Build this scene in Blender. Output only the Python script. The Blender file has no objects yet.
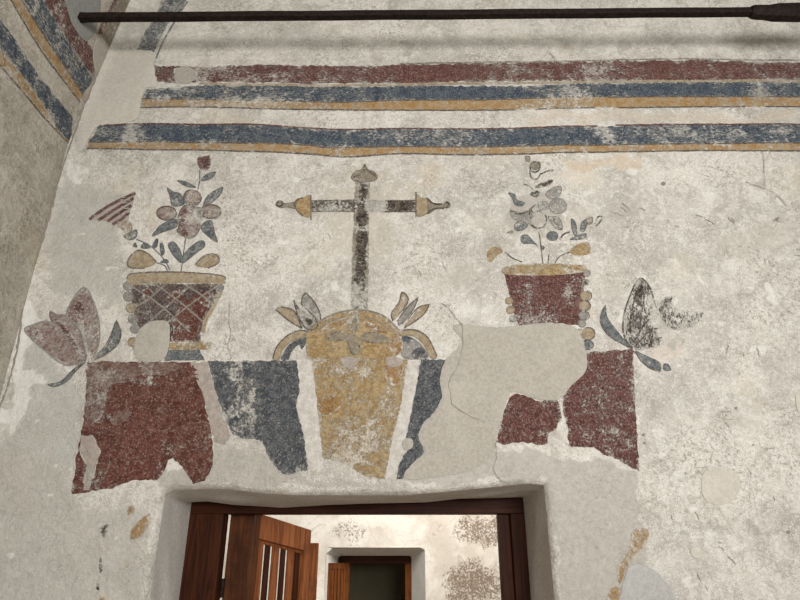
import bpy, math, random
import numpy as np
from mathutils import Vector
from mathutils.geometry import delaunay_2d_cdt

C = bpy.context.scene.collection
random.seed(7)

# ------------------------------------------------------------------ camera
F, TH, D, EYE = 601.0, math.radians(23.4), 3.2, 1.7
ct, st = math.cos(TH), math.sin(TH)
cam = bpy.data.cameras.new('camera')
cam.sensor_width = 36.0
cam.lens = F * 36.0 / 800.0
cam.clip_start = 0.05
cam_o = bpy.data.objects.new('camera', cam)
C.objects.link(cam_o)
cam_o.location = (0, -D, EYE)
cam_o.rotation_euler = (math.pi / 2 + TH, 0, 0)
bpy.context.scene.camera = cam_o

# ------------------------------------------------------------------ world, light, exposure
w = bpy.data.worlds.new('daylight')
bpy.context.scene.world = w
w.use_nodes = True
w.node_tree.nodes['Background'].inputs[0].default_value = (0.98, 0.985, 1.0, 1)
w.node_tree.nodes['Background'].inputs[1].default_value = 0.55


def area(name, loc, target, sx, sy, power, col):
    l = bpy.data.lights.new(name, 'AREA')
    l.shape = 'RECTANGLE'
    l.size, l.size_y, l.energy, l.color = sx, sy, power, col
    o = bpy.data.objects.new(name, l)
    C.objects.link(o)
    o.location = loc
    o.rotation_euler = (Vector(target) - Vector(loc)).to_track_quat('-Z', 'Y').to_euler()
    return o


area('window_daylight', (1.6, -6.2, 2.5), (0.2, 0, 3.6), 2.2, 1.5, 430, (0.99, 0.985, 1.0))
area('courtyard_daylight', (0.9, 2.4, 4.4), (0.0, 4.8, 1.9), 3.2, 2.2, 265, (1.0, 0.985, 0.96))
vs = bpy.context.scene.view_settings
vs.view_transform = 'Standard'
vs.look = 'None'
vs.gamma = 1
vs.exposure = 0.0
vs.use_curve_mapping = False


# ------------------------------------------------------------------ projection helpers: photo pixel -> point on a real plane
def ray(px, py):
    u = (px - 400) / F
    v = (300 - py) / F
    return u, ct - v * st, st + v * ct


def on_front(px, py, depth=0.0):
    """point (x, z) on the plane y=depth"""
    a, b, c = ray(px, py)
    t = (D + depth) / b
    return a * t, EYE + c * t


def to_px(x, z, y=0.0):
    Y = D + y
    zc = Y * ct + (z - EYE) * st
    return 400 + F * x / zc, 300 - F * ((z - EYE) * ct - Y * st) / zc


XL = -2.152


def lean(z):
    t = np.clip((np.asarray(z, float) - 4.15) / 1.35, 0, 1.4)
    return 0.175 * t ** 1.15


def on_left(px, py):
    a, b, c = ray(px, py)
    X = XL
    for _ in range(20):
        t = X / a
        X = XL + float(lean(EYE + c * t))
    t = X / a
    return -D + b * t, EYE + c * t          # (y, z)


# ------------------------------------------------------------------ value noise
_rs = np.random.RandomState(5)
_T = _rs.rand(256, 256) * 2 - 1


def vnoise(x, y, s, off=0):
    x = np.asarray(x, float) * s + off * 17.3 + 300
    y = np.asarray(y, float) * s + off * 9.1 + 300
    xi, yi = np.floor(x).astype(int), np.floor(y).astype(int)
    fx, fy = x - xi, y - yi
    fx, fy = fx * fx * (3 - 2 * fx), fy * fy * (3 - 2 * fy)
    a = _T[xi % 256, yi % 256]
    b = _T[(xi + 1) % 256, yi % 256]
    c = _T[xi % 256, (yi + 1) % 256]
    d = _T[(xi + 1) % 256, (yi + 1) % 256]
    return (a * (1 - fx) + b * fx) * (1 - fy) + (c * (1 - fx) + d * fx) * fy


def relief(x, z):
    """how far the old plaster bulges towards the room"""
    return (0.010 * vnoise(x, z, 1.4, 1) + 0.004 * vnoise(x, z, 4.2, 2) + 0.0016 * vnoise(x, z, 11, 3)
            + 0.0008 * vnoise(x, z, 26, 4))


# ------------------------------------------------------------------ opening of the near doorway
OXL, OXR = -1.208, 0.745
OUT = [(160, 495), (172, 490), (200, 488.5), (230, 489), (262, 493), (300, 495), (350, 495), (400, 495), (440, 492),
       (480, 488), (530, 483), (545, 485)]
INN = [(192, 502), (215, 501), (240, 505), (285, 508), (330, 505), (380, 503), (430, 502), (460, 498.5), (522, 497)]
RND = 0.035
o_pts = [on_front(a, b, RND * .4) for a, b in OUT]
i_pts = [on_front(a, b, 0.55) for a, b in INN]


def top_out(x):
    return np.interp(x, [p[0] for p in o_pts], [p[1] for p in o_pts])


def top_in(x):
    return np.interp(x, [p[0] for p in i_pts], [p[1] for p in i_pts])


Z0 = 2.02


def front_y(x, z):
    """surface of the front wall incl. rounded arris round the doorway"""
    x = np.asarray(x, float)
    z = np.asarray(z, float)
    y = -relief(x, z)
    dx = np.maximum(np.maximum(OXL - x, x - OXR), 0)
    dz = np.maximum(z - top_out(x), 0)
    e = np.sqrt(dx * dx + dz * dz)
    R = RND
    k = np.clip(1 - e / R, 0, 1)
    y = y * np.clip(e / 0.12, 0, 1) + R * (1 - np.sqrt(1 - k * k))
    # corner fillet of fresh plaster
    c = np.clip(1 - (x - (XL + lean(z))) / 0.06, 0, 1)
    return y - 0.02 * c * c


# ------------------------------------------------------------------ materials
def S(r, g, b):
    def f(c):
        c /= 255.0
        return c / 12.92 if c <= 0.04045 else ((c + 0.055) / 1.055) ** 2.4
    return (f(r), f(g), f(b), 1.0)


class NT:
    def __init__(s, nt):
        s.nt = nt

    def n(s, t, **k):
        n = s.nt.nodes.new(t)
        for a, b in k.items():
            setattr(n, a, b)
        return n

    def l(s, a, b):
        s.nt.links.new(a, b)

    def noise(s, vec, scale, detail=5, rough=0.6, dist=0.0):
        n = s.n('ShaderNodeTexNoise')
        n.inputs['Scale'].default_value = scale
        n.inputs['Detail'].default_value = detail
        n.inputs['Roughness'].default_value = rough
        n.inputs['Distortion'].default_value = dist
        s.l(vec, n.inputs['Vector'])
        return n.outputs['Fac']

    def math(s, op, a, b=None, c=None, clamp=False):
        n = s.n('ShaderNodeMath', operation=op, use_clamp=clamp)
        for i, v in enumerate((a, b, c)):
            if v is None:
                continue
            if isinstance(v, (int, float)):
                n.inputs[i].default_value = v
            else:
                s.l(v, n.inputs[i])
        return n.outputs[0]

    def step(s, v, a, b, lo=0.0, hi=1.0):
        n = s.n('ShaderNodeMapRange')
        n.interpolation_type = 'SMOOTHSTEP'
        n.inputs['From Min'].default_value = a
        n.inputs['From Max'].default_value = b
        n.inputs['To Min'].default_value = lo
        n.inputs['To Max'].default_value = hi
        s.l(v, n.inputs['Value'])
        return n.outputs[0]

    def mix(s, f, a, b, mode='MIX'):
        n = s.n('ShaderNodeMix', data_type='RGBA', blend_type=mode)
        for sock, v in ((n.inputs['Factor'], f), (n.inputs['A'], a), (n.inputs['B'], b)):
            if isinstance(v, (int, float, tuple)):
                sock.default_value = v
            else:
                s.l(v, sock)
        return n.outputs['Result']


def make_plaster_group():
    g = bpy.data.node_groups.new('old_plaster', 'ShaderNodeTree')
    g.interface.new_socket('Color', in_out='OUTPUT', socket_type='NodeSocketColor')
    g.interface.new_socket('Height', in_out='OUTPUT', socket_type='NodeSocketFloat')
    t = NT(g)
    geo = t.n('ShaderNodeNewGeometry')
    P = geo.outputs['Position']
    big = t.noise(P, 1.3, 5, .6, .4)
    mid = t.noise(P, 6, 6, .65, .6)
    fine = t.noise(P, 48, 7, .75, .5)
    grit = t.noise(P, 140, 4, .7)
    c = t.mix(t.step(big, .38, .64), S(180, 175, 163), S(212, 206, 193))
    c = t.mix(t.step(mid, .49, .66, 0, .75), c, S(216, 212, 200))
    c = t.mix(t.step(mid, .46, .36, 0, .6), c, S(166, 160, 147))
    ga = t.step(t.noise(P, 2.9, 5, .65, .8), .40, .60, .25, 1.0)
    c = t.mix(t.math('MULTIPLY', t.step(fine, .485, .40, 0, .5), ga), c, S(142, 133, 119))
    c = t.mix(t.step(fine, .53, .62, 0, .5), c, S(230, 227, 217))
    # gritty pits and scratches where the surface has scaled
    sc = t.noise(P, 2.6, 4, .6, .8)
    rd = t.noise(P, 19, 7, .72, 1.8)
    ridge = t.math('ABSOLUTE', t.math('SUBTRACT', rd, .5))
    rl = t.math('MULTIPLY', t.step(ridge, .010, .002), t.step(sc, .47, .60, .05, .75))
    c = t.mix(rl, c, S(108, 99, 86))
    pit = t.math('MULTIPLY', t.step(sc, .52, .62), t.step(fine, .47, .42, 0, .55))
    c = t.mix(pit, c, S(118, 108, 94))
    c = t.mix(t.step(grit, .44, .34, 0, .5), c, S(128, 118, 104))
    gr2 = t.noise(P, 190, 3, .7)
    c = t.mix(t.math('MULTIPLY', t.step(gr2, .48, .38, 0, .42), ga), c, S(134, 127, 114))
    c = t.mix(t.step(gr2, .52, .62, 0, .45), c, S(238, 235, 227))
    scr = t.noise(P, 8.5, 8, .82, 1.0)
    c = t.mix(t.step(scr, .455, .40, 0, .5), c, S(156, 150, 138))
    c = t.mix(t.step(scr, .545, .60, 0, .45), c, S(224, 220, 209))
    warm = t.noise(P, 2.2, 3, .5)
    c = t.mix(t.step(warm, .58, .72, 0, .3), c, S(198, 180, 150))
    h = t.math('ADD', t.math('MULTIPLY', mid, 1.2), t.math('MULTIPLY', fine, .55))
    h = t.math('ADD', h, t.math('MULTIPLY', grit, .16))
    go = t.n('NodeGroupOutput')
    t.l(c, go.inputs['Color'])
    t.l(h, go.inputs['Height'])
    return g


PG = make_plaster_group()


def new_mat(name):
    m = bpy.data.materials.new(name)
    m.use_nodes = True
    nt = m.node_tree
    b = nt.nodes['Principled BSDF']
    b.inputs['Roughness'].default_value = 0.9
    b.inputs['Specular IOR Level'].default_value = 0.2
    return m, NT(nt), b


def bump(t, h, b, dist=.02, strength=1.0):
    bp = t.n('ShaderNodeBump')
    bp.inputs['Strength'].default_value = strength
    bp.inputs['Distance'].default_value = dist
    t.l(h, bp.inputs['Height'])
    t.l(bp.outputs[0], b.inputs['Normal'])


def wall_mat(name, mult=(1, 1, 1, 1)):
    m, t, b = new_mat(name)
    g = t.n('ShaderNodeGroup')
    g.node_tree = PG
    a = t.n('ShaderNodeAttribute', attribute_name='tint')
    geo = t.n('ShaderNodeNewGeometry')
    n1 = t.noise(geo.outputs['Position'], 30, 6, .75, .5)
    # the tint frays out where its strength is partial
    al = t.math('ADD', a.outputs['Alpha'], t.math('MULTIPLY', t.math('SUBTRACT', n1, .5), 1.3))
    al = t.math('MULTIPLY', t.step(al, .18, .62, 0, .72), t.step(a.outputs['Alpha'], 0.02, .2))
    c = t.mix(al, g.outputs['Color'], t.mix(t.step(n1, .35, .65, .0, .28), a.outputs['Color'], S(215, 210, 196)))
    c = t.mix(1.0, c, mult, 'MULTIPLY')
    t.l(c, b.inputs['Base Color'])
    bump(t, g.outputs['Height'], b)
    return m


def patch_mat(name, c1, c2):
    m, t, b = new_mat(name)
    geo = t.n('ShaderNodeNewGeometry')
    P = geo.outputs['Position']
    n = t.noise(P, 60, 6, .75)
    n2 = t.noise(P, 5, 4, .6, .5)
    c = t.mix(t.step(n, .35, .65), S(*c1), S(*c2))
    c = t.mix(t.step(n2, .45, .7, 0, .3), c, S(*[x + 14 for x in c2]))
    n5 = t.noise(P, 170, 4, .75)
    c = t.mix(t.step(n5, .48, .34, 0, .35), c, S(*[x * .72 for x in c1]))
    t.l(c, b.inputs['Base Color'])
    bump(t, t.math('ADD', n, t.math('MULTIPLY', n2, 2.0)), b, .003, .5)
    return m


def paint(name, c1, c2, thr=.60, soft=.05, fine=42, streak=None, dark=.35, ghost=.42):
    """lime paint on the plaster, worn through to it where noise + 'wear' exceeds thr"""
    m, t, b = new_mat(name)
    g = t.n('ShaderNodeGroup')
    g.node_tree = PG
    geo = t.n('ShaderNodeNewGeometry')
    P = geo.outputs['Position']
    if streak:
        mp = t.n('ShaderNodeMapping')
        mp.inputs['Scale'].default_value = streak[:3]
        mp.inputs['Rotation'].default_value = (0, streak[3], 0)
        t.l(P, mp.inputs['Vector'])
        PV = mp.outputs[0]
    else:
        PV = P
    n1 = t.noise(PV, fine, 7, .78, .4)
    n2 = t.noise(P, 9, 5, .65, .6)
    at = t.n('ShaderNodeAttribute', attribute_name='wear')
    v = t.math('ADD', t.math('MULTIPLY', n1, .6), t.math('MULTIPLY', n2, .4))
    v = t.math('ADD', v, at.outputs['Fac'])
    thr -= .022
    wmask = t.step(v, thr - soft, thr + soft)
    n3 = t.noise(P, fine * .42, 6, .75)
    c = t.mix(t.step(n3, .41, .59), S(*c1), S(*c2))
    n4 = t.noise(P, 95, 5, .75)
    c = t.mix(t.step(n4, .52, .34, 0, dark), c, tuple(x * .45 for x in S(*c1)[:3]) + (1,))
    c = t.mix(t.step(n4, .52, .64, 0, .5), c, S(172, 164, 152))
    rim = t.n('ShaderNodeAttribute', attribute_name='rim').outputs['Fac']
    c = t.mix(t.math('MULTIPLY', rim, .55), c, S(84, 78, 70))
    c = t.mix(wmask, c, t.mix(t.step(n1, .45, .68, ghost, .10 if ghost > .2 else .02), g.outputs['Color'], c))
    t.l(c, b.inputs['Base Color'])
    bump(t, t.math('SUBTRACT', g.outputs['Height'], t.math('MULTIPLY', wmask, .12)), b)
    return m


def wood_mat(name, c1, c2, axis='Z', rough=.55):
    m, t, b = new_mat(name)
    tc = t.n('ShaderNodeTexCoord')
    mp = t.n('ShaderNodeMapping')
    sc = [38, 38, 38]
    sc['XYZ'.index(axis)] = 2.2
    mp.inputs['Scale'].default_value = sc
    t.l(tc.outputs['Object'], mp.inputs['Vector'])
    n = t.noise(mp.outputs[0], 1.0, 6, .65, 1.2)
    n2 = t.noise(tc.outputs['Object'], 5, 4, .6)
    c = t.mix(t.step(n, .35, .65), S(*c1), S(*c2))
    c = t.mix(t.step(n2, .5, .68, 0, .5), c, tuple(x * .5 for x in S(*c1)[:3]) + (1,))
    t.l(c, b.inputs['Base Color'])
    b.inputs['Roughness'].default_value = rough
    b.inputs['Specular IOR Level'].default_value = .08
    bump(t, n, b, .002, .5)
    return m


M = {}
M['wall'] = wall_mat('lime_plaster')
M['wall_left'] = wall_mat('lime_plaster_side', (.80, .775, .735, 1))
m_, t_, b_ = new_mat('pale_courtyard_plaster')
P_ = t_.n('ShaderNodeNewGeometry').outputs['Position']
a_ = t_.n('ShaderNodeAttribute', attribute_name='tint')
f1, f2, f3 = t_.noise(P_, 3, 5, .6, .5), t_.noise(P_, 26, 8, .78, .6), t_.noise(P_, 11, 7, .7, 1.0)
c_ = t_.mix(t_.step(f1, .40, .62), S(196, 186, 172), S(216, 210, 198))
c_ = t_.mix(t_.step(f2, .47, .36, 0, .35), c_, S(168, 156, 140))
j_ = t_.math('ABSOLUTE', t_.math('SUBTRACT', t_.noise(P_, 1.6, 3, .5, .6), .5))
c_ = t_.mix(t_.step(j_, .006, .001, 0, .45), c_, S(150, 140, 126))
st_ = t_.math('ADD', a_.outputs['Alpha'], t_.math('MULTIPLY', t_.math('SUBTRACT', t_.noise(P_, 40, 8, .82, .4), .5), 4.2))
st_ = t_.math('ADD', st_, t_.math('MULTIPLY', t_.math('SUBTRACT', f3, .5), 1.2))
st_ = t_.math('MULTIPLY', t_.step(st_, .22, .62, 0, .9), t_.step(a_.outputs['Alpha'], .05, .3))
c_ = t_.mix(st_, c_, a_.outputs['Color'])
t_.l(c_, b_.inputs['Base Color'])
bump(t_, f2, b_, .006, .7)
M['far_wall'] = m_
M['reveal'] = patch_mat('reveal_plaster', (180, 176, 168), (206, 202, 194))
M['patch_beige'] = patch_mat('repair_mortar_beige', (150, 144, 132), (168, 162, 149))
M['patch_fresh'] = patch_mat('repair_mortar_pale', (174, 167, 154), (188, 182, 169))
M['patch_grey'] = patch_mat('repair_mortar_grey', (150, 148, 141), (166, 164, 157))
M['stone_grey'] = patch_mat('stone_grey', (122, 123, 117), (144, 144, 137))
M['red'] = paint('oxide_red_paint', (82, 46, 37), (106, 69, 59), .63, .05)
M['red_worn'] = paint('oxide_red_paint_scaled', (80, 47, 42), (106, 70, 64), .575, .045, 70)
M['red_band'] = paint('red_band_paint', (84, 50, 45), (108, 74, 67), .58, .05, 45, (1, 1, 2.2, 0))
M['blue_band'] = paint('blue_band_paint', (52, 64, 77), (82, 90, 95), .575, .05, 40, (1, 1, 2.0, 0))
M['ochre_band'] = paint('ochre_band_paint', (156, 120, 70), (166, 144, 110), .575, .06, 45)
M['blue'] = paint('slate_blue_paint', (61, 65, 69), (90, 92, 93), .61, .05, 55, None, .3)
M['leaf'] = paint('grey_blue_leaf_paint', (78, 85, 89), (118, 120, 117), .55, .06, 60)
M['ochre'] = paint('ochre_paint', (144, 116, 72), (172, 150, 110), .555, .045, 75)
M['ochre_pale'] = paint('pale_ochre_paint', (146, 127, 96), (170, 154, 126), .57, .07, 60)
M['amber'] = paint('amber_brown_paint', (132, 98, 54), (152, 120, 74), .56, .07, 40)
M['white'] = paint('limewash_white', (190, 184, 172), (208, 203, 192), .66, .05, 60, None, .12)
M['rose_grey'] = paint('rose_grey_paint', (158, 146, 135), (174, 163, 152), .62, .06, 60, None, .1)
M['pink'] = paint('faded_red_petal_paint', (120, 92, 86), (156, 144, 133), .54, .06, 55)
M['maroon'] = paint('maroon_streak_paint', (80, 54, 50), (112, 82, 76), .56, .04, 30, (1, 1, 3.2, .6))
M['black'] = paint('soot_black_paint', (48, 41, 35), (96, 87, 75), .535, .04, 50, None, .5)
M['brown_grey'] = paint('brown_grey_paint', (120, 110, 94), (144, 133, 114), .555, .06, 50)
M['grey'] = paint('grey_wash_paint', (128, 126, 120), (152, 147, 138), .56, .06, 50)
M['wing'] = paint('charcoal_streak_paint', (52, 45, 42), (92, 84, 78), .50, .03, 46, (3.2, 1, .9, -.25), .35, .12)
M['red_faded'] = paint('bleached_red_paint', (124, 103, 92), (98, 68, 60), .64, .08, 50, None, .3)
M['red_scaled'] = paint('pitted_red_paint', (114, 72, 62), (84, 47, 38), .70, .05, 80, None, .5)
M['dome_grey'] = paint('greyish_dome_paint', (124, 115, 98), (146, 133, 108), .60, .05, 60)
M['basket'] = paint('dark_basket_paint', (68, 57, 54), (100, 84, 78), .585, .05, 60)
M['line'] = paint('thin_dark_line_paint', (84, 74, 66), (104, 94, 84), .57, .05, 60)
M['line_grey'] = paint('thin_grey_line_paint', (128, 120, 110), (140, 132, 122), .57, .05, 60)
M['crack'] = new_mat('crack_shadow')[0]
M['crack'].node_tree.nodes['Principled BSDF'].inputs['Base Color'].default_value = S(128, 119, 106)
M['wood_dark'] = wood_mat('dark_walnut_wood', (40, 17, 7), (64, 32, 14))
M['wood_dark_h'] = wood_mat('dark_walnut_wood_beam', (40, 18, 9), (60, 30, 15), 'X')
M['wood_mid'] = wood_mat('brown_door_wood', (62, 34, 18), (86, 49, 27))
M['wood_orange'] = wood_mat('orange_brown_door_wood', (104, 58, 30), (146, 88, 52))
M['wood_far'] = wood_mat('far_door_wood', (74, 40, 18), (108, 62, 30))
mm, tt, bb = new_mat('forged_iron')
gg = tt.n('ShaderNodeNewGeometry')
nn = tt.noise(gg.outputs['Position'], 40, 6, .7)
tt.l(tt.mix(tt.step(nn, .4, .65), S(24, 17, 13), S(44, 33, 26)), bb.inputs['Base Color'])
bb.inputs['Roughness'].default_value = .7
bb.inputs['Metallic'].default_value = .3
bump(tt, nn, bb, .003, .6)
M['iron'] = mm
M['dark_hall'] = patch_mat('unlit_hall_plaster', (150, 142, 112), (160, 150, 120))
M['tiles'] = patch_mat('clay_floor', (134, 120, 106), (150, 136, 122))


# ------------------------------------------------------------------ object helpers
def link(name, me, mat, parent=None):
    o = bpy.data.objects.new(name, me)
    if mat is not None:
        me.materials.append(M[mat])
    C.objects.link(o)
    if parent is not None:
        o.parent = parent
        o.matrix_parent_inverse = parent.matrix_world.inverted()
    return o


def mesh(name, v, f, mat, parent=None, smooth=False):
    me = bpy.data.meshes.new(name)
    me.from_pydata([tuple(map(float, p)) for p in v], [], [tuple(map(int, q)) for q in f])
    if smooth:
        me.polygons.foreach_set('use_smooth', [True] * len(me.polygons))
    me.update()
    return link(name, me, mat, parent)


def thing(name, label, cat, loc, group=None):
    o = bpy.data.objects.new(name, None)
    C.objects.link(o)
    o.location = loc
    o.empty_display_size = .05
    o['label'] = label
    o['category'] = cat
    if group:
        o['group'] = group
    bpy.context.view_layer.update()
    return o


def structure(o):
    o['kind'] = 'structure'
    return o


def inside(poly, x, y):
    """vectorised point in polygon"""
    x = np.asarray(x, float)
    y = np.asarray(y, float)
    r = np.zeros(x.shape, bool)
    n = len(poly)
    for i in range(n):
        x1, y1 = poly[i]
        x2, y2 = poly[(i + 1) % n]
        if y1 == y2:
            continue
        c = ((y1 > y) != (y2 > y)) & (x < (x2 - x1) * (y - y1) / (y2 - y1) + x1)
        r ^= c
    return r


def seg_dist(poly, x, y, closed=True):
    d = np.full(np.shape(x), 1e9)
    n = len(poly)
    for i in range(n if closed else n - 1):
        x1, y1 = poly[i]
        x2, y2 = poly[(i + 1) % n]
        ex, ey = x2 - x1, y2 - y1
        L = ex * ex + ey * ey + 1e-9
        t = np.clip(((x - x1) * ex + (y - y1) * ey) / L, 0, 1)
        d = np.minimum(d, np.hypot(x - x1 - t * ex, y - y1 - t * ey))
    return d


def ell(cx, cy, rx, ry, n=18, rot=0.0):
    r = math.radians(rot)
    out = []
    for k in range(n):
        a = 2 * math.pi * k / n
        x, y = rx * math.cos(a), ry * math.sin(a)
        out.append((cx + x * math.cos(r) - y * math.sin(r), cy + x * math.sin(r) + y * math.cos(r)))
    return out


def ragged(poly, amp=.6, step=3.0):
    out = []
    n = len(poly)
    for i in range(n):
        x1, y1 = poly[i]
        x2, y2 = poly[(i + 1) % n]
        L = math.hypot(x2 - x1, y2 - y1)
        k = max(1, int(L / step))
        nx, ny = -(y2 - y1) / (L + 1e-9), (x2 - x1) / (L + 1e-9)
        for j in range(k):
            t = j / k
            a = amp * (random.random() * 2 - 1) if j else amp * .3 * (random.random() - .5)
            out.append((x1 + (x2 - x1) * t + nx * a, y1 + (y2 - y1) * t + ny * a))
    return out


# places where the paint is worn more (+) or less (-): (px, py, rx, ry, amount)
WEAR = [
    (95, 395, 14, 34, .09), (150, 375, 50, 12, .07), (150, 445, 40, 26, .035), (98, 475, 22, 16, .1), (185, 395, 26, 40, -.05),
    (110, 380, 16, 14, .04), (205, 450, 10, 24, .02), (125, 440, 20, 16, -.04), (130, 395, 20, 16, -.03),
    (238, 375, 7, 16, .12), (240, 415, 18, 22, .085), (252, 400, 6, 40, .07), (290, 395, 22, 30, -.05),
    (300, 465, 14, 10, .0), (335, 400, 16, 30, -.02), (360, 440, 30, 24, .05), (345, 460, 24, 14, .04),
    (350, 375, 20, 12, .04), (395, 372, 8, 16, -.08), (330, 405, 14, 12, -.06),
    (520, 425, 30, 16, .01), (605, 395, 26, 12, .015), (612, 420, 20, 14, .02), (600, 440, 18, 14, .015), (635, 440, 6, 30, .0),
    (545, 280, 30, 12, -.03), (528, 300, 8, 24, .06), (568, 288, 5, 20, .06), (530, 320, 30, 8, .08),
    (150, 300, 30, 20, .03), (195, 320, 16, 26, -.03), (175, 295, 30, 12, -.03),
    # cross
    (335, 206, 20, 8, .05), (378, 206, 12, 8, .12), (402, 206, 16, 8, -.10), (361, 195, 6, 14, .0), (361, 217, 7, 9, -.10),
    (360, 242, 8, 16, -.12), (359, 268, 8, 14, -.04), (358, 300, 10, 20, .06), (363, 175, 14, 8, .0), (361, 229, 6, 5, .1),
    # bands
    (230, 76, 60, 10, .045), (330, 74, 50, 10, .03), (430, 72, 50, 10, -.05), (530, 74, 40, 10, .02), (600, 72, 24, 10, .06),
    (660, 70, 50, 10, -.03), (740, 74, 50, 10, .0),
    (170, 93, 40, 8, .04), (250, 93, 50, 8, .02), (450, 93, 70, 8, -.08), (570, 92, 26, 9, .07), (670, 90, 60, 8, -.06),
    (758, 92, 10, 9, .08), (135, 134, 12, 10, .12), (120, 134, 20, 8, .04), (180, 133, 50, 8, -.05), (300, 138, 60, 8, -.03),
    (430, 137, 70, 8, .04), (550, 137, 50, 8, -.04), (603, 135, 12, 8, .12), (690, 135, 60, 8, .04), (760, 134, 40, 8, .03),
    (250, 104, 60, 6, .06), (420, 105, 60, 6, -.05), (640, 104, 60, 6, -.05), (560, 106, 40, 8, .05),
    # flowers
    (196, 217, 9, 10, .07), (193, 198, 6, 5, .05), (168, 214, 5, 4, .04), (212, 212, 6, 4, .05), (190, 226, 5, 8, .04), (545, 210, 30, 20, .02), (640, 330, 14, 20, -.03), (680, 315, 26, 14, .03),
    (688, 312, 16, 9, -.02), (60, 345, 24, 16, -.01), (90, 345, 12, 18, .06), (122, 228, 8, 10, .05),
]


def wear_at(px, py):
    r = np.zeros(np.shape(px))
    for cx, cy, rx, ry, a in WEAR:
        e = ((px - cx) / rx) ** 2 + ((py - cy) / ry) ** 2
        r = r + a * np.clip(1.15 - e * .75, 0, 1)
    return r


def paint_mesh(name, poly, mat, parent=None, layer=1, side='front', rag=.6, holes=(), wear=0.0, edge=0.0, step=3.0, fray=.05):
    """one coat of paint (or one skim of plaster) following the bulging wall inside a ragged outline"""
    P = ragged(poly, rag, step)
    H = [ragged(h, rag * .7, 3) for h in holes]
    if side == 'front':
        conv = lambda q: on_front(*q)
    else:
        conv = lambda q: on_left(*q)
    loops = [[conv(q) for q in L] for L in [P] + H]
    xs = [p[0] for p in loops[0]]
    zs = [p[1] for p in loops[0]]
    ext_ = max(max(xs) - min(xs), max(zs) - min(zs))
    small = ext_ < .36
    g = .0075 if small else 0.02 if max(max(xs) - min(xs), max(zs) - min(zs)) < 1.2 else 0.03
    gx, gz = np.meshgrid(np.arange(min(xs), max(xs), g), np.arange(min(zs), max(zs), g))
    gx = gx.ravel() + np.random.RandomState(1).rand(gx.size) * g * .3
    gz = gz.ravel() + np.random.RandomState(2).rand(gz.size) * g * .3
    ok = inside(loops[0], gx, gz)
    for L in loops[1:]:
        ok &= ~inside(L, gx, gz)
    gx, gz = gx[ok], gz[ok]
    allv, edges = [], []
    for L in loops:
        s = len(allv)
        allv += [Vector(p) for p in L]
        edges += [(s + i, s + (i + 1) % len(L)) for i in range(len(L))]
    if len(gx):
        dd = np.min([seg_dist(L, gx, gz) for L in loops], axis=0)
        k = dd > g * .35
        allv += [Vector((float(a), float(b))) for a, b in zip(gx[k], gz[k])]
    vo, _, fo, _, _, _ = delaunay_2d_cdt(allv, edges, [], 0, 1e-6)
    vx = np.array([v.x for v in vo])
    vz = np.array([v.y for v in vo])
    fo = np.array([f for f in fo if len(f) == 3])
    cx, cz = vx[fo].mean(1), vz[fo].mean(1)
    ok = inside(loops[0], cx, cz)
    for L in loops[1:]:
        ok &= ~inside(L, cx, cz)
    fo = fo[ok]
    off = 0.0012 * layer + .0005
    if edge:
        dd = np.min([seg_dist(L, vx, vz) for L in loops], axis=0)
        off = off + edge * np.clip(dd / .02, 0, 1) ** .6
    if side == 'front':
        vy = front_y(vx, vz) - off
        co = np.stack([vx, vy, vz], 1)
        a = vx[fo[:, 1]] - vx[fo[:, 0]]
        b = vz[fo[:, 1]] - vz[fo[:, 0]]
        c = vx[fo[:, 2]] - vx[fo[:, 0]]
        d = vz[fo[:, 2]] - vz[fo[:, 0]]
        flip = (a * d - b * c) < 0
        px, py = to_px(vx, vz)
    else:
        co = np.stack([left_x(vx, vz) + off, vx, vz], 1)
        a = vx[fo[:, 1]] - vx[fo[:, 0]]
        b = vz[fo[:, 1]] - vz[fo[:, 0]]
        c = vx[fo[:, 2]] - vx[fo[:, 0]]
        d = vz[fo[:, 2]] - vz[fo[:, 0]]
        flip = (a * d - b * c) < 0
        px, py = np.full(len(vx), -500.), np.full(len(vx), -500.)
    fo = np.where(flip[:, None], fo[:, ::-1], fo)
    o = mesh(name, co, fo, mat, parent, smooth=True)
    db = np.min([seg_dist(L, vx, vz) for L in loops], axis=0)
    fr = fray * np.clip(1 - db / .012, 0, 1) * (1.0 if db.max() > .012 else .5)
    fr = fr * (1 + 1.2 * vnoise(vx, vz, 9, 51))
    at = o.data.attributes.new('wear', 'FLOAT', 'POINT')
    rimmed = small and fray > 0 and mat in ('leaf', 'pink', 'ochre_pale', 'grey', 'brown_grey')
    rimv = np.clip(1 - db / .007, 0, 1) if rimmed else np.zeros(len(vx))
    if rimmed:
        fr = -.05 * rimv + .012
    at.data.foreach_set('value', (wear_at(px, py) + wear + fr).astype(np.float32))
    at = o.data.attributes.new('rim', 'FLOAT', 'POINT')
    at.data.foreach_set('value', rimv.astype(np.float32))
    return o


def merge_into(objs):
    """join the strokes that make up one part"""
    base = objs[0]
    me = base.data
    v, f, wv = [], [], []
    for o in objs:
        s = len(v)
        v += [tuple(q.co) for q in o.data.vertices]
        f += [tuple(s + i for i in p.vertices) for p in o.data.polygons]
        wv += [d.value for d in o.data.attributes['wear'].data]
    name, mat, par = base.name, base.data.materials[0], base.parent
    mpi = base.matrix_parent_inverse.copy()
    for o in objs:
        m_ = o.data
        bpy.data.objects.remove(o)
        bpy.data.meshes.remove(m_)
    nm = bpy.data.meshes.new(name)
    nm.from_pydata(v, [], f)
    nm.polygons.foreach_set('use_smooth', [True] * len(nm.polygons))
    nm.materials.append(mat)
    a = nm.attributes.new('wear', 'FLOAT', 'POINT')
    a.data.foreach_set('value', wv)
    o = bpy.data.objects.new(name, nm)
    C.objects.link(o)
    if par is not None:
        o.parent = par
        o.matrix_parent_inverse = mpi
    return o


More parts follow.
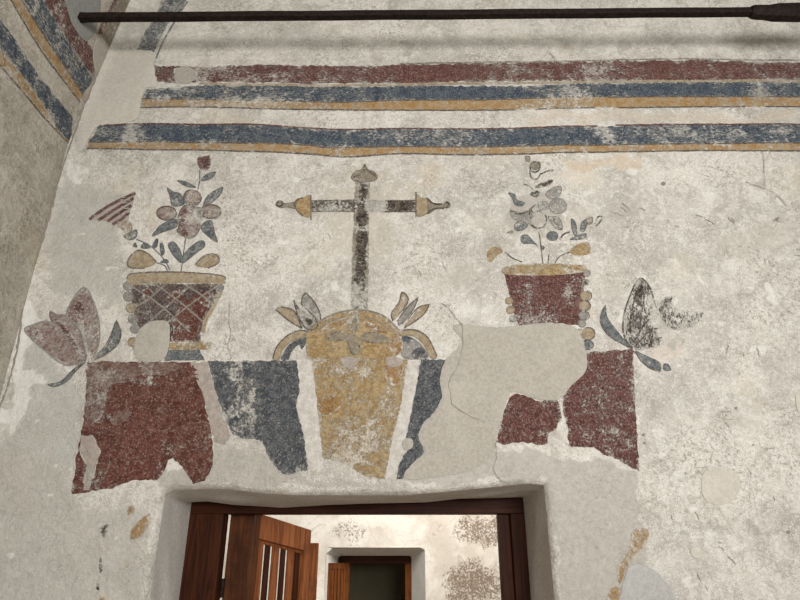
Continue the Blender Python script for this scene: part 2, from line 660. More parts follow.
def stroke_poly(pts, wid):
    """outline of a brush stroke of given width(s) along pixel points"""
    n = len(pts)
    ws = wid if isinstance(wid, (list, tuple)) else [wid] * n
    L, R = [], []
    for i in range(n):
        a = pts[max(0, i - 1)]
        b = pts[min(n - 1, i + 1)]
        dx, dy = b[0] - a[0], b[1] - a[1]
        k = math.hypot(dx, dy) + 1e-9
        nx, ny = -dy / k * ws[i] / 2, dx / k * ws[i] / 2
        L.append((pts[i][0] + nx, pts[i][1] + ny))
        R.append((pts[i][0] - nx, pts[i][1] - ny))
    return L + R[::-1]


def smooth_line(pts, k=4):
    out = []
    n = len(pts)
    for i in range(n - 1):
        p0, p1, p2, p3 = pts[max(0, i - 1)], pts[i], pts[i + 1], pts[min(n - 1, i + 2)]
        for j in range(k):
            t = j / k
            out.append(tuple(.5 * ((2 * p1[c]) + (-p0[c] + p2[c]) * t + (2 * p0[c] - 5 * p1[c] + 4 * p2[c] - p3[c]) * t * t
                                   + (-p0[c] + 3 * p1[c] - 3 * p2[c] + p3[c]) * t ** 3) for c in (0, 1)))
    out.append(pts[-1])
    return out


def smooth_poly(pts, k=3):
    n = len(pts)
    out = []
    for i in range(n):
        p0, p1, p2, p3 = pts[i - 1], pts[i], pts[(i + 1) % n], pts[(i + 2) % n]
        for j in range(k):
            t = j / k
            out.append(tuple(.5 * ((2 * p1[c]) + (-p0[c] + p2[c]) * t + (2 * p0[c] - 5 * p1[c] + 4 * p2[c] - p3[c]) * t * t
                                   + (-p0[c] + 3 * p1[c] - 3 * p2[c] + p3[c]) * t ** 3) for c in (0, 1)))
    return out


def strokes(name, lines, wid, mat, parent, layer=2, side='front', wear=0.0, rag=.3, smooth=True):
    obs = []
    for L in lines:
        obs.append(paint_mesh(name, stroke_poly(smooth_line(L) if smooth else L, wid), mat, parent, layer, side, rag, wear=wear, fray=0))
    return obs[0]


def blobs(name, polys, mat, parent, layer=1, rag=.4, wear=0.0, smooth=True):
    obs = [paint_mesh(name, smooth_poly(p) if smooth else p, mat, parent, layer, 'front', rag, wear=wear) for p in polys]
    return obs[0]


# ------------------------------------------------------------------ front wall
TINTS = [  # polygon (px), colour, strength, soft edge px
    ([(0, 430), (60, 410), (75, 500), (150, 500), (150, 620), (-40, 620)], (172, 167, 157), .65, 18),
    ([(60, 170), (130, 190), (120, 260), (128, 300), (60, 300), (40, 290)], (170, 168, 157), .62, 12),
    ([(24, 300), (34, 296), (40, 320), (30, 345), (24, 370), (44, 372), (50, 380), (30, 392), (22, 420), (10, 440), (2, 420), (14, 370)], (224, 221, 212), .75, 4),
    ([(60, 165), (80, 158), (100, 166), (82, 172), (90, 182), (66, 190)], (222, 219, 209), .6, 5),
    ([(88, 268), (110, 260), (124, 266), (112, 275), (120, 282), (100, 292), (86, 284)], (222, 219, 209), .6, 5),
    ([(34, 404), (44, 410), (42, 426), (34, 430), (40, 450), (28, 440)], (222, 219, 209), .6, 4),
    ([(150, 474), (156, 466), (166, 464), (172, 456), (180, 466), (188, 474), (190, 484), (180, 480), (160, 482), (140, 486), (110, 492), (130, 482)], (214, 210, 200), .75, 3),
    ([(440, 262), (470, 255), (480, 285), (455, 300), (430, 290)], (176, 170, 156), .4, 10),
    ([(30, 330), (60, 365), (85, 400), (78, 470), (20, 440), (15, 380)], (172, 171, 161), .62, 10),
    ([(150, 484), (150, 470), (230, 445), (300, 476), (400, 480), (440, 440), (500, 450), (560, 450), (640, 470), (650, 540),
      (640, 620), (560, 620), (548, 480), (160, 490)], (160, 155, 144), .85, 6),
    ([(560, 480), (640, 480), (640, 620), (556, 620)], (162, 158, 147), .6, 10),
    ([(560, 158), (640, 156), (640, 170), (600, 172), (560, 168)], (192, 168, 136), .5, 6),
    ([(455, 156), (510, 156), (510, 172), (470, 174)], (192, 176, 158), .35, 6),
    ([(520, 110), (800, 110), (800, 124), (520, 127)], (190, 172, 148), .45, 5),
    ([(140, 200), (165, 205), (160, 235), (145, 232)], (192, 176, 156), .45, 8),
    ([(320, 180), (400, 180), (405, 260), (320, 255)], (176, 166, 148), .45, 14),
    ([(340, 165), (390, 163), (400, 182), (330, 182)], (160, 148, 128), .45, 8),
    ([(480, 205), (590, 200), (600, 235), (440, 240)], (186, 176, 160), .35, 16),
    ([(505, 190), (565, 190), (568, 235), (508, 232)], (150, 142, 132), .5, 8),
    ([(600, 198), (640, 205), (650, 222), (605, 224)], (160, 154, 142), .45, 6),
    ([(700, 235), (770, 215), (800, 225), (800, 250), (730, 262)], (178, 168, 154), .42, 12),
    ([(640, 195), (700, 215), (720, 228), (650, 212)], (172, 162, 148), .38, 8),
    ([(640, 345), (680, 335), (700, 360), (650, 372)], (200, 184, 168), .5, 8),
    ([(700, 405), (760, 418), (790, 440), (720, 430)], (172, 162, 148), .38, 8),
    ([(735, 330), (780, 335), (770, 355), (740, 350)], (180, 172, 160), .34, 10),
    ([(716, 534), (735, 545), (755, 552), (740, 560)], (166, 162, 150), .42, 5),
    ([(118, 500), (140, 505), (150, 520), (135, 545), (118, 540), (112, 520)], (196, 178, 138), .5, 8),
    ([(95, 560), (130, 565), (130, 620), (95, 620)], (180, 160, 120), .4, 8),
    ([(110, 0), (175, 0), (158, 50), (112, 50)], (160, 154, 142), .5, 8),
    ([(600, 270), (622, 270), (625, 300), (600, 300)], (182, 176, 160), .4, 8),
    ([(160, 26), (330, 26), (330, 42), (160, 44)], (184, 182, 172), .4, 8),
    ([(0, 200), (50, 190), (30, 300), (0, 400)], (206, 203, 192), .5, 14),
    ([(640, 60), (660, 60), (660, 50), (640, 50)], (206, 203, 192), .1, 14),
]


rf = random.Random(23)
for (cx, cy, sx, sy, n_f, rr) in [(40, 470, 34, 110, 26, 7), (110, 560, 40, 40, 12, 6), (60, 330, 26, 40, 8, 5), (85, 230, 30, 50, 10, 6), (300, 250, 60, 80, 12, 8), (450, 230, 50, 60, 12, 7),
                                  (700, 330, 80, 60, 18, 9), (720, 520, 70, 70, 22, 8), (600, 540, 30, 50, 8, 6), (640, 190, 80, 25, 10, 8)]:
    for k_ in range(n_f):
        x_, y_, a_ = cx + rf.uniform(-sx, sx), cy + rf.uniform(-sy, sy), rf.uniform(.5, 1) * rr
        pol = [(x_ + a_ * rf.uniform(.5, 1.2) * math.cos(q_ * .785), y_ + a_ * rf.uniform(.4, .9) * math.sin(q_ * .785)) for q_ in range(8)]
        TINTS.append((pol, (224, 221, 212) if k_ % 5 < 3 else (158, 153, 141), rf.uniform(.45, .7), 2.5))


def tint_at(px, py):
    rgb = np.ones((len(px), 3)) * np.array(S(200, 194, 180)[:3])
    al = np.zeros(len(px))
    wx = px + 7 * vnoise(px, py, .045, 11) + 3 * vnoise(px, py, .14, 12)
    wy = py + 7 * vnoise(px, py, .045, 13) + 3 * vnoise(px, py, .14, 14)
    for poly, col, stg, soft in TINTS:
        x0, x1 = min(p[0] for p in poly) - 20, max(p[0] for p in poly) + 20
        y0, y1 = min(p[1] for p in poly) - 20, max(p[1] for p in poly) + 20
        k = np.where((px > x0) & (px < x1) & (py > y0) & (py < y1))[0]
        if not len(k):
            continue
        d = seg_dist(poly, wx[k], wy[k])
        d = np.where(inside(poly, wx[k], wy[k]), d, -d)
        a = np.clip(d / soft + .3, 0, 1) * stg
        better = a > al[k]
        kk = k[better]
        rgb[kk] = S(*col)[:3]
        al[kk] = a[better]
    return rgb, al


def set_tint(o, rgb, al):
    at = o.data.attributes.new('tint', 'FLOAT_COLOR', 'POINT')
    at.data.foreach_set('color', np.concatenate([rgb, al[:, None]], 1).astype(np.float32).ravel())


XR = 3.7
xs_ = np.concatenate([np.linspace(XL, OXL, 95), np.linspace(OXL, OXR, 190)[1:], np.linspace(OXR, XR, 296)[1:]])
iL, iR = 94, 94 + 189
zs_ = np.concatenate([np.linspace(0, 1.3, 27), np.linspace(1.3, Z0, 60)[1:], np.linspace(Z0, 6.0, 370)[1:]])
k0 = 27 + 59 - 1
GX, GZ = np.meshgrid(xs_, zs_)
sh = top_out(GX) - Z0
fall = np.where(GZ >= Z0, np.clip(1 - (GZ - Z0) / .4, 0, 1), np.clip(GZ / Z0, 0, 1))
GZ = GZ + sh * fall
GXX = GX + np.where(GX < OXL - .2, lean(GZ) * (OXL - .2 - GX) / (OXL - .2 - XL), 0)
GY = front_y(GXX, GZ)
nx_, nz_ = len(xs_), len(zs_)
idx = np.arange(nx_ * nz_).reshape(nz_, nx_)
q = np.stack([idx[:-1, :-1], idx[:-1, 1:], idx[1:, 1:], idx[1:, :-1]], -1)
keep = np.ones(q.shape[:2], bool)
keep[:k0, iL:iR] = False
wall_front = mesh('wall_front', np.stack([GXX, GY, GZ], -1).reshape(-1, 3), q[keep], 'wall', None, True)
structure(wall_front)
px_, py_ = to_px(GXX.ravel(), GZ.ravel())
set_tint(wall_front, *tint_at(px_, py_))


def left_x(y, z):
    y = np.asarray(y, float)
    z = np.asarray(z, float)
    return XL + lean(z) + .012 * vnoise(y, z, 1.2, 21) * np.clip(-y / .3, 0, 1) + .003 * vnoise(y, z, 5, 22) * np.clip(-y / .1, 0, 1) - .002


gy, gz = np.meshgrid(np.linspace(-4.5, 0.03, 230), np.linspace(0, 6.0, 300))
gx = left_x(gy, gz)
idx = np.arange(gy.size).reshape(gy.shape)
q = np.stack([idx[:-1, :-1], idx[:-1, 1:], idx[1:, 1:], idx[1:, :-1]], -1).reshape(-1, 4)
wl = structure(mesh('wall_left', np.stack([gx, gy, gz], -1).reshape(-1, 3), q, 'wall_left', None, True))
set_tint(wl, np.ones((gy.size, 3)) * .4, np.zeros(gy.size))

# reveals and soffit of the near doorway
DEP = .55
u = np.linspace(0, 1, 16)
V, Fq = [], []
prof = []
for z in np.linspace(0, 1, 40):
    prof.append(('L', z))
xs2 = np.linspace(OXL, OXR, 120)
zl, zr = float(top_out(OXL)), float(top_out(OXR))
zli, zri = float(top_in(OXL)), float(top_in(OXR))
path_o = [(OXL, zl * k) for k in np.linspace(0, 1, 60)] + [(x, float(top_out(x))) for x in xs2[1:-1]] + [(OXR, zr * k) for k in np.linspace(1, 0, 60)]
FXL, FXR = -1.238, .732
path_i = [(FXL, zli * k) for k in np.linspace(0, 1, 60)] + \
         [(FXL + (FXR - FXL) * (x - OXL) / (OXR - OXL), float(top_in(x))) for x in xs2[1:-1]] + [(FXR, zri * k) for k in np.linspace(1, 0, 60)]
for t in u:
    for i, (a, b) in enumerate(zip(path_o, path_i)):
        x = a[0] * (1 - t) + b[0] * t
        z = a[1] * (1 - t) + b[1] * t
        y = RND + (DEP + .03 - RND) * t
        s = math.sin(math.pi * t)
        nz = s * .010 * float(vnoise(x * 2 + y, z * 2 + y * 3, 2.2, 31))
        if 59 <= i <= 178:
            z += nz - .012 * s
        else:
            x += nz
        V.append((x, y, z))
n = len(path_o)
for j in range(len(u) - 1):
    for i in range(n - 1):
        a = j * n + i
        Fq.append((a, a + n, a + n + 1, a + 1))
structure(mesh('trim_reveal', V, Fq, 'reveal', None, True))


# ------------------------------------------------------------------ boxes
def box_vf(x0, x1, y0, y1, z0, z1):
    v = [(x0, y0, z0), (x1, y0, z0), (x1, y1, z0), (x0, y1, z0), (x0, y0, z1), (x1, y0, z1), (x1, y1, z1), (x0, y1, z1)]
    f = [(0, 3, 2, 1), (4, 5, 6, 7), (0, 1, 5, 4), (1, 2, 6, 5), (2, 3, 7, 6), (3, 0, 4, 7)]
    return v, f


def boxes(name, bl, mat, parent=None, bev=.004, xf=None):
    V, Fc = [], []
    for b in bl:
        v, f = box_vf(*b)
        s = len(V)
        V += v
        Fc += [tuple(s + i for i in q) for q in f]
    if xf:
        V = [xf(*p) for p in V]
    o = mesh(name, V, Fc, mat, parent)
    if bev:
        m = o.modifiers.new('bevel', 'BEVEL')
        m.width = bev
        m.segments = 2
        m.limit_method = 'ANGLE'
    return o


# shell of the near room
structure(boxes('floor', [(-2.6, 4.6, -7.0, 8.2, -.1, 0)], 'tiles', bev=0))
structure(boxes('ceiling', [(-2.6, 4.4, -4.6, .8, 6.02, 6.15)], 'patch_grey', bev=0))
structure(boxes('wall_right', [(3.72, 3.9, -4.5, .8, 0, 6.0)], 'patch_grey', bev=0))
structure(boxes('wall_back', [(-2.6, OXL - .05, .60, .80, 0, 6.0), (OXR + .03, 3.7, .60, .80, 0, 6.0), (OXL - .05, OXR + .03, .60, .80, 2.12, 6.0)],
                'patch_grey', bev=0))

# ------------------------------------------------------------------ mural bands
def band(name, top, bot, mat, parent, layer=1, rag=.9, wear=0.0, holes=(), side='front'):
    return paint_mesh(name, top + bot[::-1], mat, parent, layer, side, rag, holes=holes, wear=wear)


BG = 'painted bands across the top of the wall'
patch_r = [(174, 68), (188, 66), (197, 72), (197, 79), (188, 84), (176, 82)]
t = thing('painted_band', 'dark red painted band, highest of the long bands across the wall', 'painted band', (0.5, 0, on_front(400, 74)[1]), BG)
band('red_stripe', [(154, 66), (200, 67), (250, 66), (350, 65.5), (450, 64), (550, 62), (600, 61), (700, 60), (800, 62), (930, 62)],
     [(157, 81), (172, 83), (200, 82), (300, 84), (400, 83), (500, 81), (600, 80), (700, 80), (800, 80), (930, 80)], 'red_band', t, holes=[patch_r])
strokes('ochre_edge', [[(200, 84), (300, 86), (400, 84.5), (500, 83), (600, 81.5), (700, 81), (930, 81)]], 2.4, 'ochre_pale', t, wear=.04)
strokes('upper_edge_line', [[(400, 63.5), (500, 62), (600, 60), (700, 59), (930, 61)]], 1.4, 'brown_grey', t, wear=.03)

t = thing('painted_band', 'slate blue painted band with ochre lower border, just under the red band', 'painted band', (0.5, 0, on_front(400, 95)[1]), BG)
B1b = [(142, 98.5), (200, 100), (300, 102), (350, 102), (400, 100), (500, 98.5), (600, 97), (700, 96.5), (800, 97), (930, 97)]
band('blue_stripe', [(147, 89), (200, 86), (250, 85), (300, 86), (350, 87), (400, 86), (500, 86), (600, 83), (700, 82), (800, 82), (930, 82)], B1b, 'blue_band', t)
band('ochre_stripe', B1b, [(140, 107), (200, 107), (250, 108.5), (300, 110), (400, 110), (500, 109), (600, 108), (700, 107), (800, 107), (930, 107)], 'ochre_band', t)
strokes('dark_line', [[(142, 98.5), (200, 100), (300, 102), (350, 102.5), (400, 100.5), (500, 99), (600, 97), (700, 97), (930, 97)],
                      [(300, 110), (400, 110.5), (440, 110), (500, 109.5), (515, 109.5)], [(535, 109.5), (595, 108.5)], [(618, 108), (700, 107.5), (745, 107)], [(765, 107), (930, 107)],
                      [(141, 107.5), (200, 107.5), (250, 109), (300, 110)]], 1.3, 'line', t)

t = thing('painted_band', 'slate blue painted band with ochre lower border, lowest band above the cross', 'painted band', (0.5, 0, on_front(400, 140)[1]), BG)
B2b = [(89, 143), (150, 142), (200, 143), (300, 145), (330, 148), (400, 147), (500, 146), (600, 146), (700, 144), (800, 144), (930, 144)]
B2t = [(100, 126), (150, 124), (200, 125), (250, 125), (300, 128), (350, 130), (400, 129), (500, 128), (600, 127), (700, 125), (800, 125), (930, 125)]
B2o = [(87, 149), (150, 150), (200, 150.5), (300, 154), (330, 156.5), (350, 157.5), (400, 154), (450, 154), (500, 154), (600, 153), (700, 151), (800, 152), (930, 152)]
band('blue_stripe', B2t, B2b, 'blue_band', t)
band('ochre_stripe', B2b, B2o, 'ochre_band', t)
strokes('dark_line', [B2o, B2b], 1.4, 'line', t)
strokes('dark_red_line', [[(100, 126), (150, 124), (200, 125), (250, 125), (300, 128), (350, 130), (400, 129), (500, 128), (597, 127)],
                          [(615, 126), (700, 125), (800, 125), (930, 125)]], 1.4, 'red_band', t)

# upright strip near the corner
t = thing('painted_strip', 'broken blue painted strip running up the wall beside the corner, above the pale repair', 'painted strip', (-1.7, 0, 5.2), None)
paint_mesh('blue_strip', [(165, -14), (196, -14), (186, 2), (180, 15), (170, 22), (160, 38), (154, 52), (144, 50), (137, 49), (141, 38), (150, 25), (157, 15)], 'leaf', t, 1, wear=-.01)
strokes('dark_line', [[(188, 2), (175, 22), (163, 42), (156, 58)]], 1.6, 'leaf', t)
t = thing('painted_strip', 'brown red painted wedge in the corner under the rod end', 'painted strip', (-2.0, 0, 5.1), None)
paint_mesh('brown_wedge', [(126, -14), (140, -14), (128, 12), (122, 28), (112, 50), (106, 42), (102, 34), (108, 16)], 'brown_grey', t, 1, 'left', wear=-.03)
strokes('red_smear', [[(116, -2), (110, 12), (103, 24), (100, 34)]], 5, 'red_band', t, 2, 'left', wear=.02)

# bands of the left wall
LG = 'painted bands on the left wall'


def ext(p, q_, k):
    return (p[0] + (p[0] - q_[0]) * k, p[1] + (p[1] - q_[1]) * k)


def lthing(label, px, py):
    y, z = on_left(px, py)
    return thing('painted_band', label, 'painted band', (XL, y, z), LG)


t = lthing('dark red painted band high on the left wall, nearest the rod end', 85, 60)
paint_mesh('red_stripe', [(20, -40), (42, -40), (66, 2), (74, 28), (90, 44), (97, 62), (95, 78), (80, 60), (62, 32), (44, 0)], 'red_band', t, 1, 'left')
t = lthing('blue painted band with ochre border, the upper one on the left wall', 60, 50)
paint_mesh('blue_stripe', [(-3, -40), (20, -40), (44, 0), (62, 32), (80, 60), (95, 78), (83, 95), (60, 61), (40, 30), (22, 0)], 'blue_band', t, 1, 'left', wear=.02)
paint_mesh('ochre_stripe', [(-13, -40), (-3, -40), (22, 0), (40, 30), (60, 61), (83, 95), (79, 101), (50, 61), (30, 30), (12, 0)], 'ochre_band', t, 1, 'left')
strokes('dark_line', [[(-14, -40), (11, 0), (29, 31), (49, 62), (80, 102)], [(22, 0), (40, 30), (60, 61), (83, 95)]], 1.2, 'line', t, 2, 'left')
t = lthing('blue painted band with ochre border, the lower one on the left wall', 40, 95)
paint_mesh('blue_stripe', [(-40, -34), (0, 18), (20, 46), (38, 74), (56, 96), (73, 118), (71, 142), (58, 130), (47, 110), (27, 80), (0, 48), (-40, -2)], 'blue_band', t, 1, 'left', wear=.01)
paint_mesh('ochre_stripe', [(-40, -2), (0, 48), (27, 80), (47, 110), (58, 130), (71, 143), (68, 143), (44, 116), (22, 90), (0, 64), (-40, 18)], 'ochre_band', t, 1, 'left', wear=.02)
strokes('dark_line', [[(-40, 18), (0, 64), (22, 90), (44, 117), (69, 144)]], 1.3, 'line', t, 2, 'left')
lp = paint_mesh('plaster_patch', smooth_poly([(66, -14), (98, -14), (97, 22), (92, 36), (84, 40), (75, 30), (68, 14)]), 'stone_grey', wl, 3, 'left', edge=.003)
lp2 = paint_mesh('plaster_patch', smooth_poly([(99, 36), (108, 48), (104, 62), (97, 74), (93, 62), (93, 46)]), 'patch_beige', wl, 3, 'left', edge=.003)

# ------------------------------------------------------------------ left flowerpot mural
def at_wall(px, py):
    x, z = on_front(px, py)
    return (x, 0, z)


t = thing('painted_flowerpot', 'painted dark red basket pot with latticework and star flower, left of the cross', 'mural flowerpot', at_wall(176, 361), 'painted flowerpots either side of the cross')
patch_round = smooth_poly([(142, 327), (153, 321), (168, 322), (170, 335), (168.5, 348), (161, 361), (139, 361), (134, 348), (137, 335)])
paint_mesh('pot_body', [(131, 284), (221, 284), (215, 300), (208, 315), (201, 331), (201, 342), (140, 342), (136, 320), (131, 300)], 'basket', t, 1)
paint_mesh('red_infill', [(184, 300), (212, 302), (206, 315), (199, 330), (198, 341), (172, 341), (174, 318)], 'red', t, 2, wear=.04, rag=1.4)
blobs('red_lozenge', [[(166, 297), (175, 290), (186, 298), (176, 304)], [(192, 297), (204, 291), (213, 295), (205, 303), (194, 303)], [(140, 292), (148, 288), (155, 294), (146, 300)]], 'red', t, 2, wear=.03, smooth=False)
strokes('lattice', [[(134, 288), (160, 305), (190, 332)], [(155, 284), (180, 302), (203, 322)], [(185, 285), (200, 294), (212, 304)],
                    [(166, 284), (150, 298), (134, 308)], [(192, 285), (165, 308), (140, 330)], [(218, 286), (190, 305), (165, 325)]], 1.8, 'line_grey', t, 3, wear=.0)
blobs('rim', [[(127, 279), (134, 274), (175, 272.5), (220, 276), (225, 280), (221.6, 284.4), (179, 283), (134, 285)]], 'ochre_pale', t, 2, wear=-.02)
strokes('rim_line', [[(127, 279), (134, 273.6), (175, 272.2), (220, 275.5), (225.5, 280)]], 1.1, 'line', t, 3)
for (x, y, r, m) in [(128.5, 286, 5.4, 'grey'), (128.5, 296.5, 5.6, 'grey'), (131, 308, 5.4, 'ochre_pale'), (133, 319, 5.4, 'grey'), (135, 329, 5.2, 'grey'),
                     (133, 342, 5.4, 'ochre_pale'), (220, 288, 4.4, 'grey')]:
    paint_mesh('scallop', ell(x, y, r, r * .92, 14), m, t, 2, rag=.3, wear=-.02)
strokes('ochre_edge', [[(221, 291), (217, 300), (212, 310), (206, 320), (203, 333)]], [4, 5, 5, 4, 4, 4, 4, 4, 4, 4, 4, 4, 4, 4, 4, 4, 3], 'ochre_pale', t, 2)
blobs('foot_bar', [[(134, 344), (150, 342.5), (208, 342), (210.5, 346), (207, 349.8), (150, 350), (134, 350)]], 'ochre', t, 2)
paint_mesh('foot', [(168, 350), (200, 350), (204.5, 360.5), (164, 360.5)], 'leaf', t, 1, wear=-.03)
strokes('stem', [[(200, 171), (200, 180), (198, 190)], [(186, 239), (184, 252), (181, 272)], [(137, 240), (150, 246), (163, 258), (170, 270)], [(157, 263), (165, 266), (168, 272)]], 1.2, 'leaf', t, 1, wear=-.05)
tp = blobs('trumpet_flower', [[(89, 220.6), (98, 212), (110, 204), (124, 197), (136, 192.5), (134, 203), (130, 214), (129, 222), (134, 232), (127, 233), (117, 227), (110, 222), (98, 220.6)]], 'rose_grey', t, 1, smooth=False, wear=.0)
strokes('maroon_streak', [[(90, 220), (108, 207), (124, 199), (136, 194)], [(99, 221), (112, 212), (124, 205), (134, 199)], [(108, 222), (118, 215), (132, 206)], [(113, 225), (122, 220), (130, 213)]], [3.0] * 40, 'maroon', t, 2, wear=-.02)
blobs('trumpet_cup', [[(124, 236), (130, 233), (137, 230), (138, 236), (134, 240.5), (127, 240)]], 'leaf', t, 2)
blobs('trumpet_neck', [[(122, 225), (130, 222), (133, 230), (127, 235)]], 'ochre_pale', t, 2, wear=.03)
blobs('bud', [[(198, 158), (204, 157), (210, 156), (211, 164), (209, 170), (202, 171), (198, 165)]], 'maroon', t, 1, wear=-.03)
blobs('leaf', [
    [(177, 181), (186, 182), (197, 188), (186, 187)], [(201, 181), (206, 175), (216, 172), (213, 178), (206, 181)],
    [(167, 188), (174, 192), (181, 194), (185, 204), (179, 207), (172, 206), (170, 197)], [(223, 187), (220, 196), (210, 204), (203, 206), (208, 195)],
    [(212, 221), (215, 232), (218, 243), (208, 237), (201, 229), (205, 222)], [(152, 237), (162, 225), (177, 219.5), (177, 228), (164, 233)],
    [(168, 245), (174, 242), (180, 249), (183, 259), (180, 263), (172, 254)], [(182, 263), (184, 254), (196, 243), (204, 241), (205, 247), (196, 254), (186, 262)],
    [(160, 245), (163.5, 244), (165, 253), (161.5, 256)], [(160, 263), (166, 259), (169, 263)],
    [(133, 247), (136, 243), (138, 248)], [(141, 248), (145, 243), (151, 248), (146, 249.5)], [(152, 248), (156, 240), (159, 240), (157, 248)]], 'leaf', t, 1, wear=-.05)
st_ = blobs('star_petal', [ell(193, 198, 9, 8, 12), ell(167.5, 214, 10, 7, 12), ell(211, 212, 10.5, 7, 12)], 'pink', t, 2, wear=-.015, smooth=False)
blobs('star_heart', [ell(190, 222, 11.5, 17, 16)], 'pink', t, 3, wear=-.02, smooth=False)
blobs('heart_red', [ell(184, 219, 4.5, 11, 12, 12), ell(184, 233, 7, 4, 10, 20)], 'red_band', t, 4, wear=.035, smooth=False)
blobs('heart_grey', [ell(198, 214, 6, 7, 12)], 'grey', t, 4, wear=.0, smooth=False)
strokes('petal_outline', [ell(193, 198, 9, 8, 14)[:11], ell(167.5, 214, 10, 7, 14), ell(211, 212, 10.5, 7, 14), ell(190, 222, 11.5, 17, 18) + [(201.5, 222)]], 1.0, 'line', t, 5, wear=.02)
blobs('ochre_pod', [[(128, 264), (132, 255), (140, 251), (151, 256), (157, 263), (145, 268), (132, 268)]], 'ochre_pale', t, 1, wear=-.03)
blobs('ochre_pod', [[(195.6, 265), (205, 256), (217, 255.5), (218, 263), (207.5, 268)]], 'ochre_pale', t, 1, wear=-.03)
strokes('pod_outline', [[(157, 263), (150, 255), (140, 250.6), (132, 255), (127.6, 264), (132, 268.5), (145, 268.5)], [(195, 265), (205, 255.5), (217, 255), (219, 263), (208, 268.6)]], .9, 'line', t, 2)

# ------------------------------------------------------------------ cross
t = thing('painted_cross', 'worn blackish brown painted cross with ochre collars on its arms, above the ochre mound', 'mural cross', at_wall(359, 318))
paint_mesh('upright', [(358.5, 181), (368, 181), (368, 225), (367, 255), (366.5, 285), (366, 318), (352, 318), (353.5, 290), (355, 255), (356.5, 220)], 'black', t, 1)
paint_mesh('upright_wash', [(355, 181), (370, 181), (369, 240), (368, 318), (350.5, 318), (352, 250)], 'brown_grey', t, 0.3, wear=-.01)
paint_mesh('crossbar', [(311, 201), (357, 200.5), (357, 211), (311, 211.5)], 'black', t, 1, wear=.01)
paint_mesh('crossbar', [(368, 200.5), (416, 200.5), (416, 211.5), (368, 211)], 'black', t, 1)
paint_mesh('crossbar_wash', [(311, 200), (416, 200), (416, 212), (311, 212)], 'brown_grey', t, .3, wear=.02)
strokes('bar_outline', [[(312, 201), (357, 200.5)], [(312, 211.5), (355, 211)], [(368, 200.5), (416, 200.5)], [(380, 211.5), (416, 211.5)]], 1.1, 'line', t, 2)
blobs('cap', [[(351, 177), (356, 171), (361, 170), (365, 164), (368, 170), (374, 172), (378, 178), (372, 182), (355, 182)]], 'brown_grey', t, 2, wear=-.04)
strokes('cap_line', [[(353, 178), (362, 174), (365, 166)], [(366, 170), (372, 174), (377, 178)]], 1.8, 'line', t, 3)  # dark brush strokes over the brown cap
blobs('collar', [[(296, 200), (303, 198), (311, 196), (311, 216), (303, 216), (297, 211)]], 'ochre', t, 2, wear=-.04)
blobs('collar', [[(416, 195), (421, 198), (427, 199), (428, 207), (427, 214), (416, 216)]], 'ochre_pale', t, 2, wear=-.05)
strokes('collar_line', [[(303, 198), (296, 201), (296, 209), (303, 216)], [(311, 195), (311, 220)], [(416, 192), (416, 217)]], 1.2, 'line', t, 3)
blobs('finial', [[(276, 205), (281, 201.5), (286, 203.5), (296, 202), (297, 209), (286, 207.5), (281, 208.5)]], 'brown_grey', t, 2, wear=-.07)
blobs('finial', [[(426, 197), (432, 203), (442, 204), (446, 201.5), (450, 203), (449.5, 208), (442, 208.5), (435, 210), (429, 214), (428, 206)]], 'brown_grey', t, 2, wear=-.07)
strokes('finial_line', [[(276, 205), (279, 201.5), (283, 203), (280, 207), (276, 205)], [(427, 198), (433, 203.5), (442, 204.5)], [(446, 202), (449, 205), (446, 208)], [(427, 214), (434, 209), (444, 208.5)]], 1.6, 'black', t, 3, wear=-.08)

# ------------------------------------------------------------------ ochre mound under the cross
t = thing('painted_mound', 'ochre painted dome with two side scrolls and lotus buds, carrying the cross', 'mural mound', at_wall(355, 360))
paint_mesh('dome', [(308, 360), (306, 346), (306, 336), (318, 324), (335, 315), (352, 311.5), (368, 312), (385, 318), (398, 331), (397, 345), (396, 360)], 'ochre', t, 2, wear=-.03)
strokes('dome_outline', [[(304, 336), (318, 323), (335, 314.5), (352, 311), (368, 311.5), (385, 317.5), (399, 331)], [(316, 333), (328, 323), (345, 318)], [(366, 318), (380, 323), (392, 332)]], 1.6, 'brown_grey', t, 3, wear=-.03)
blobs('amber_wash', [[(322, 330), (335, 321), (350, 318), (350, 324), (334, 330), (324, 336)], [(364, 322), (378, 326), (388, 334), (376, 332), (366, 328)],
                     [(390, 340), (396, 334), (402, 342), (402, 352), (396, 356), (390, 350)]], 'amber', t, 3, wear=.02)
for nm, poly in (('scroll', [(273, 359), (277, 347), (286, 337), (298, 331), (309, 333), (303, 338.5), (292, 342), (283, 350), (280, 359.5)]),
                 ('scroll', [(399, 332), (415, 331), (428, 339), (437, 357), (430, 358), (423, 345), (412, 336.5), (400, 337)])):
    blobs(nm, [poly], 'ochre_pale', t, 2, wear=-.03)
blobs('scroll_infill', [[(281, 360), (285, 350), (293, 342), (310, 336.5), (306, 344), (302, 350), (299, 345), (292, 352), (289, 360)]], 'blue', t, 1, wear=.01)  # blue and grey mural paint filling the inside of the scrolls
blobs('scroll_infill', [[(402, 337), (412, 338), (422, 346), (428, 359), (404, 359), (401, 348)]], 'grey', t, 1, wear=-.03)
blobs('scroll_infill', [[(402, 337), (411, 338), (413, 342), (405, 344)], [(412, 352), (422, 348), (428, 359), (414, 359)]], 'blue', t, 2, wear=.05)
strokes('scroll_outline', [[(273, 359), (277, 347), (286, 337), (298, 331), (309, 332)], [(399, 331.5), (415, 330.5), (428, 338.5), (437, 357)]], 1.2, 'line', t, 3)
blobs('lotus_petal_ochre', [[(276, 310), (282, 307.5), (294, 311.5), (299, 320), (302.5, 329), (289, 321)]], 'ochre_pale', t, 1, wear=-.02)
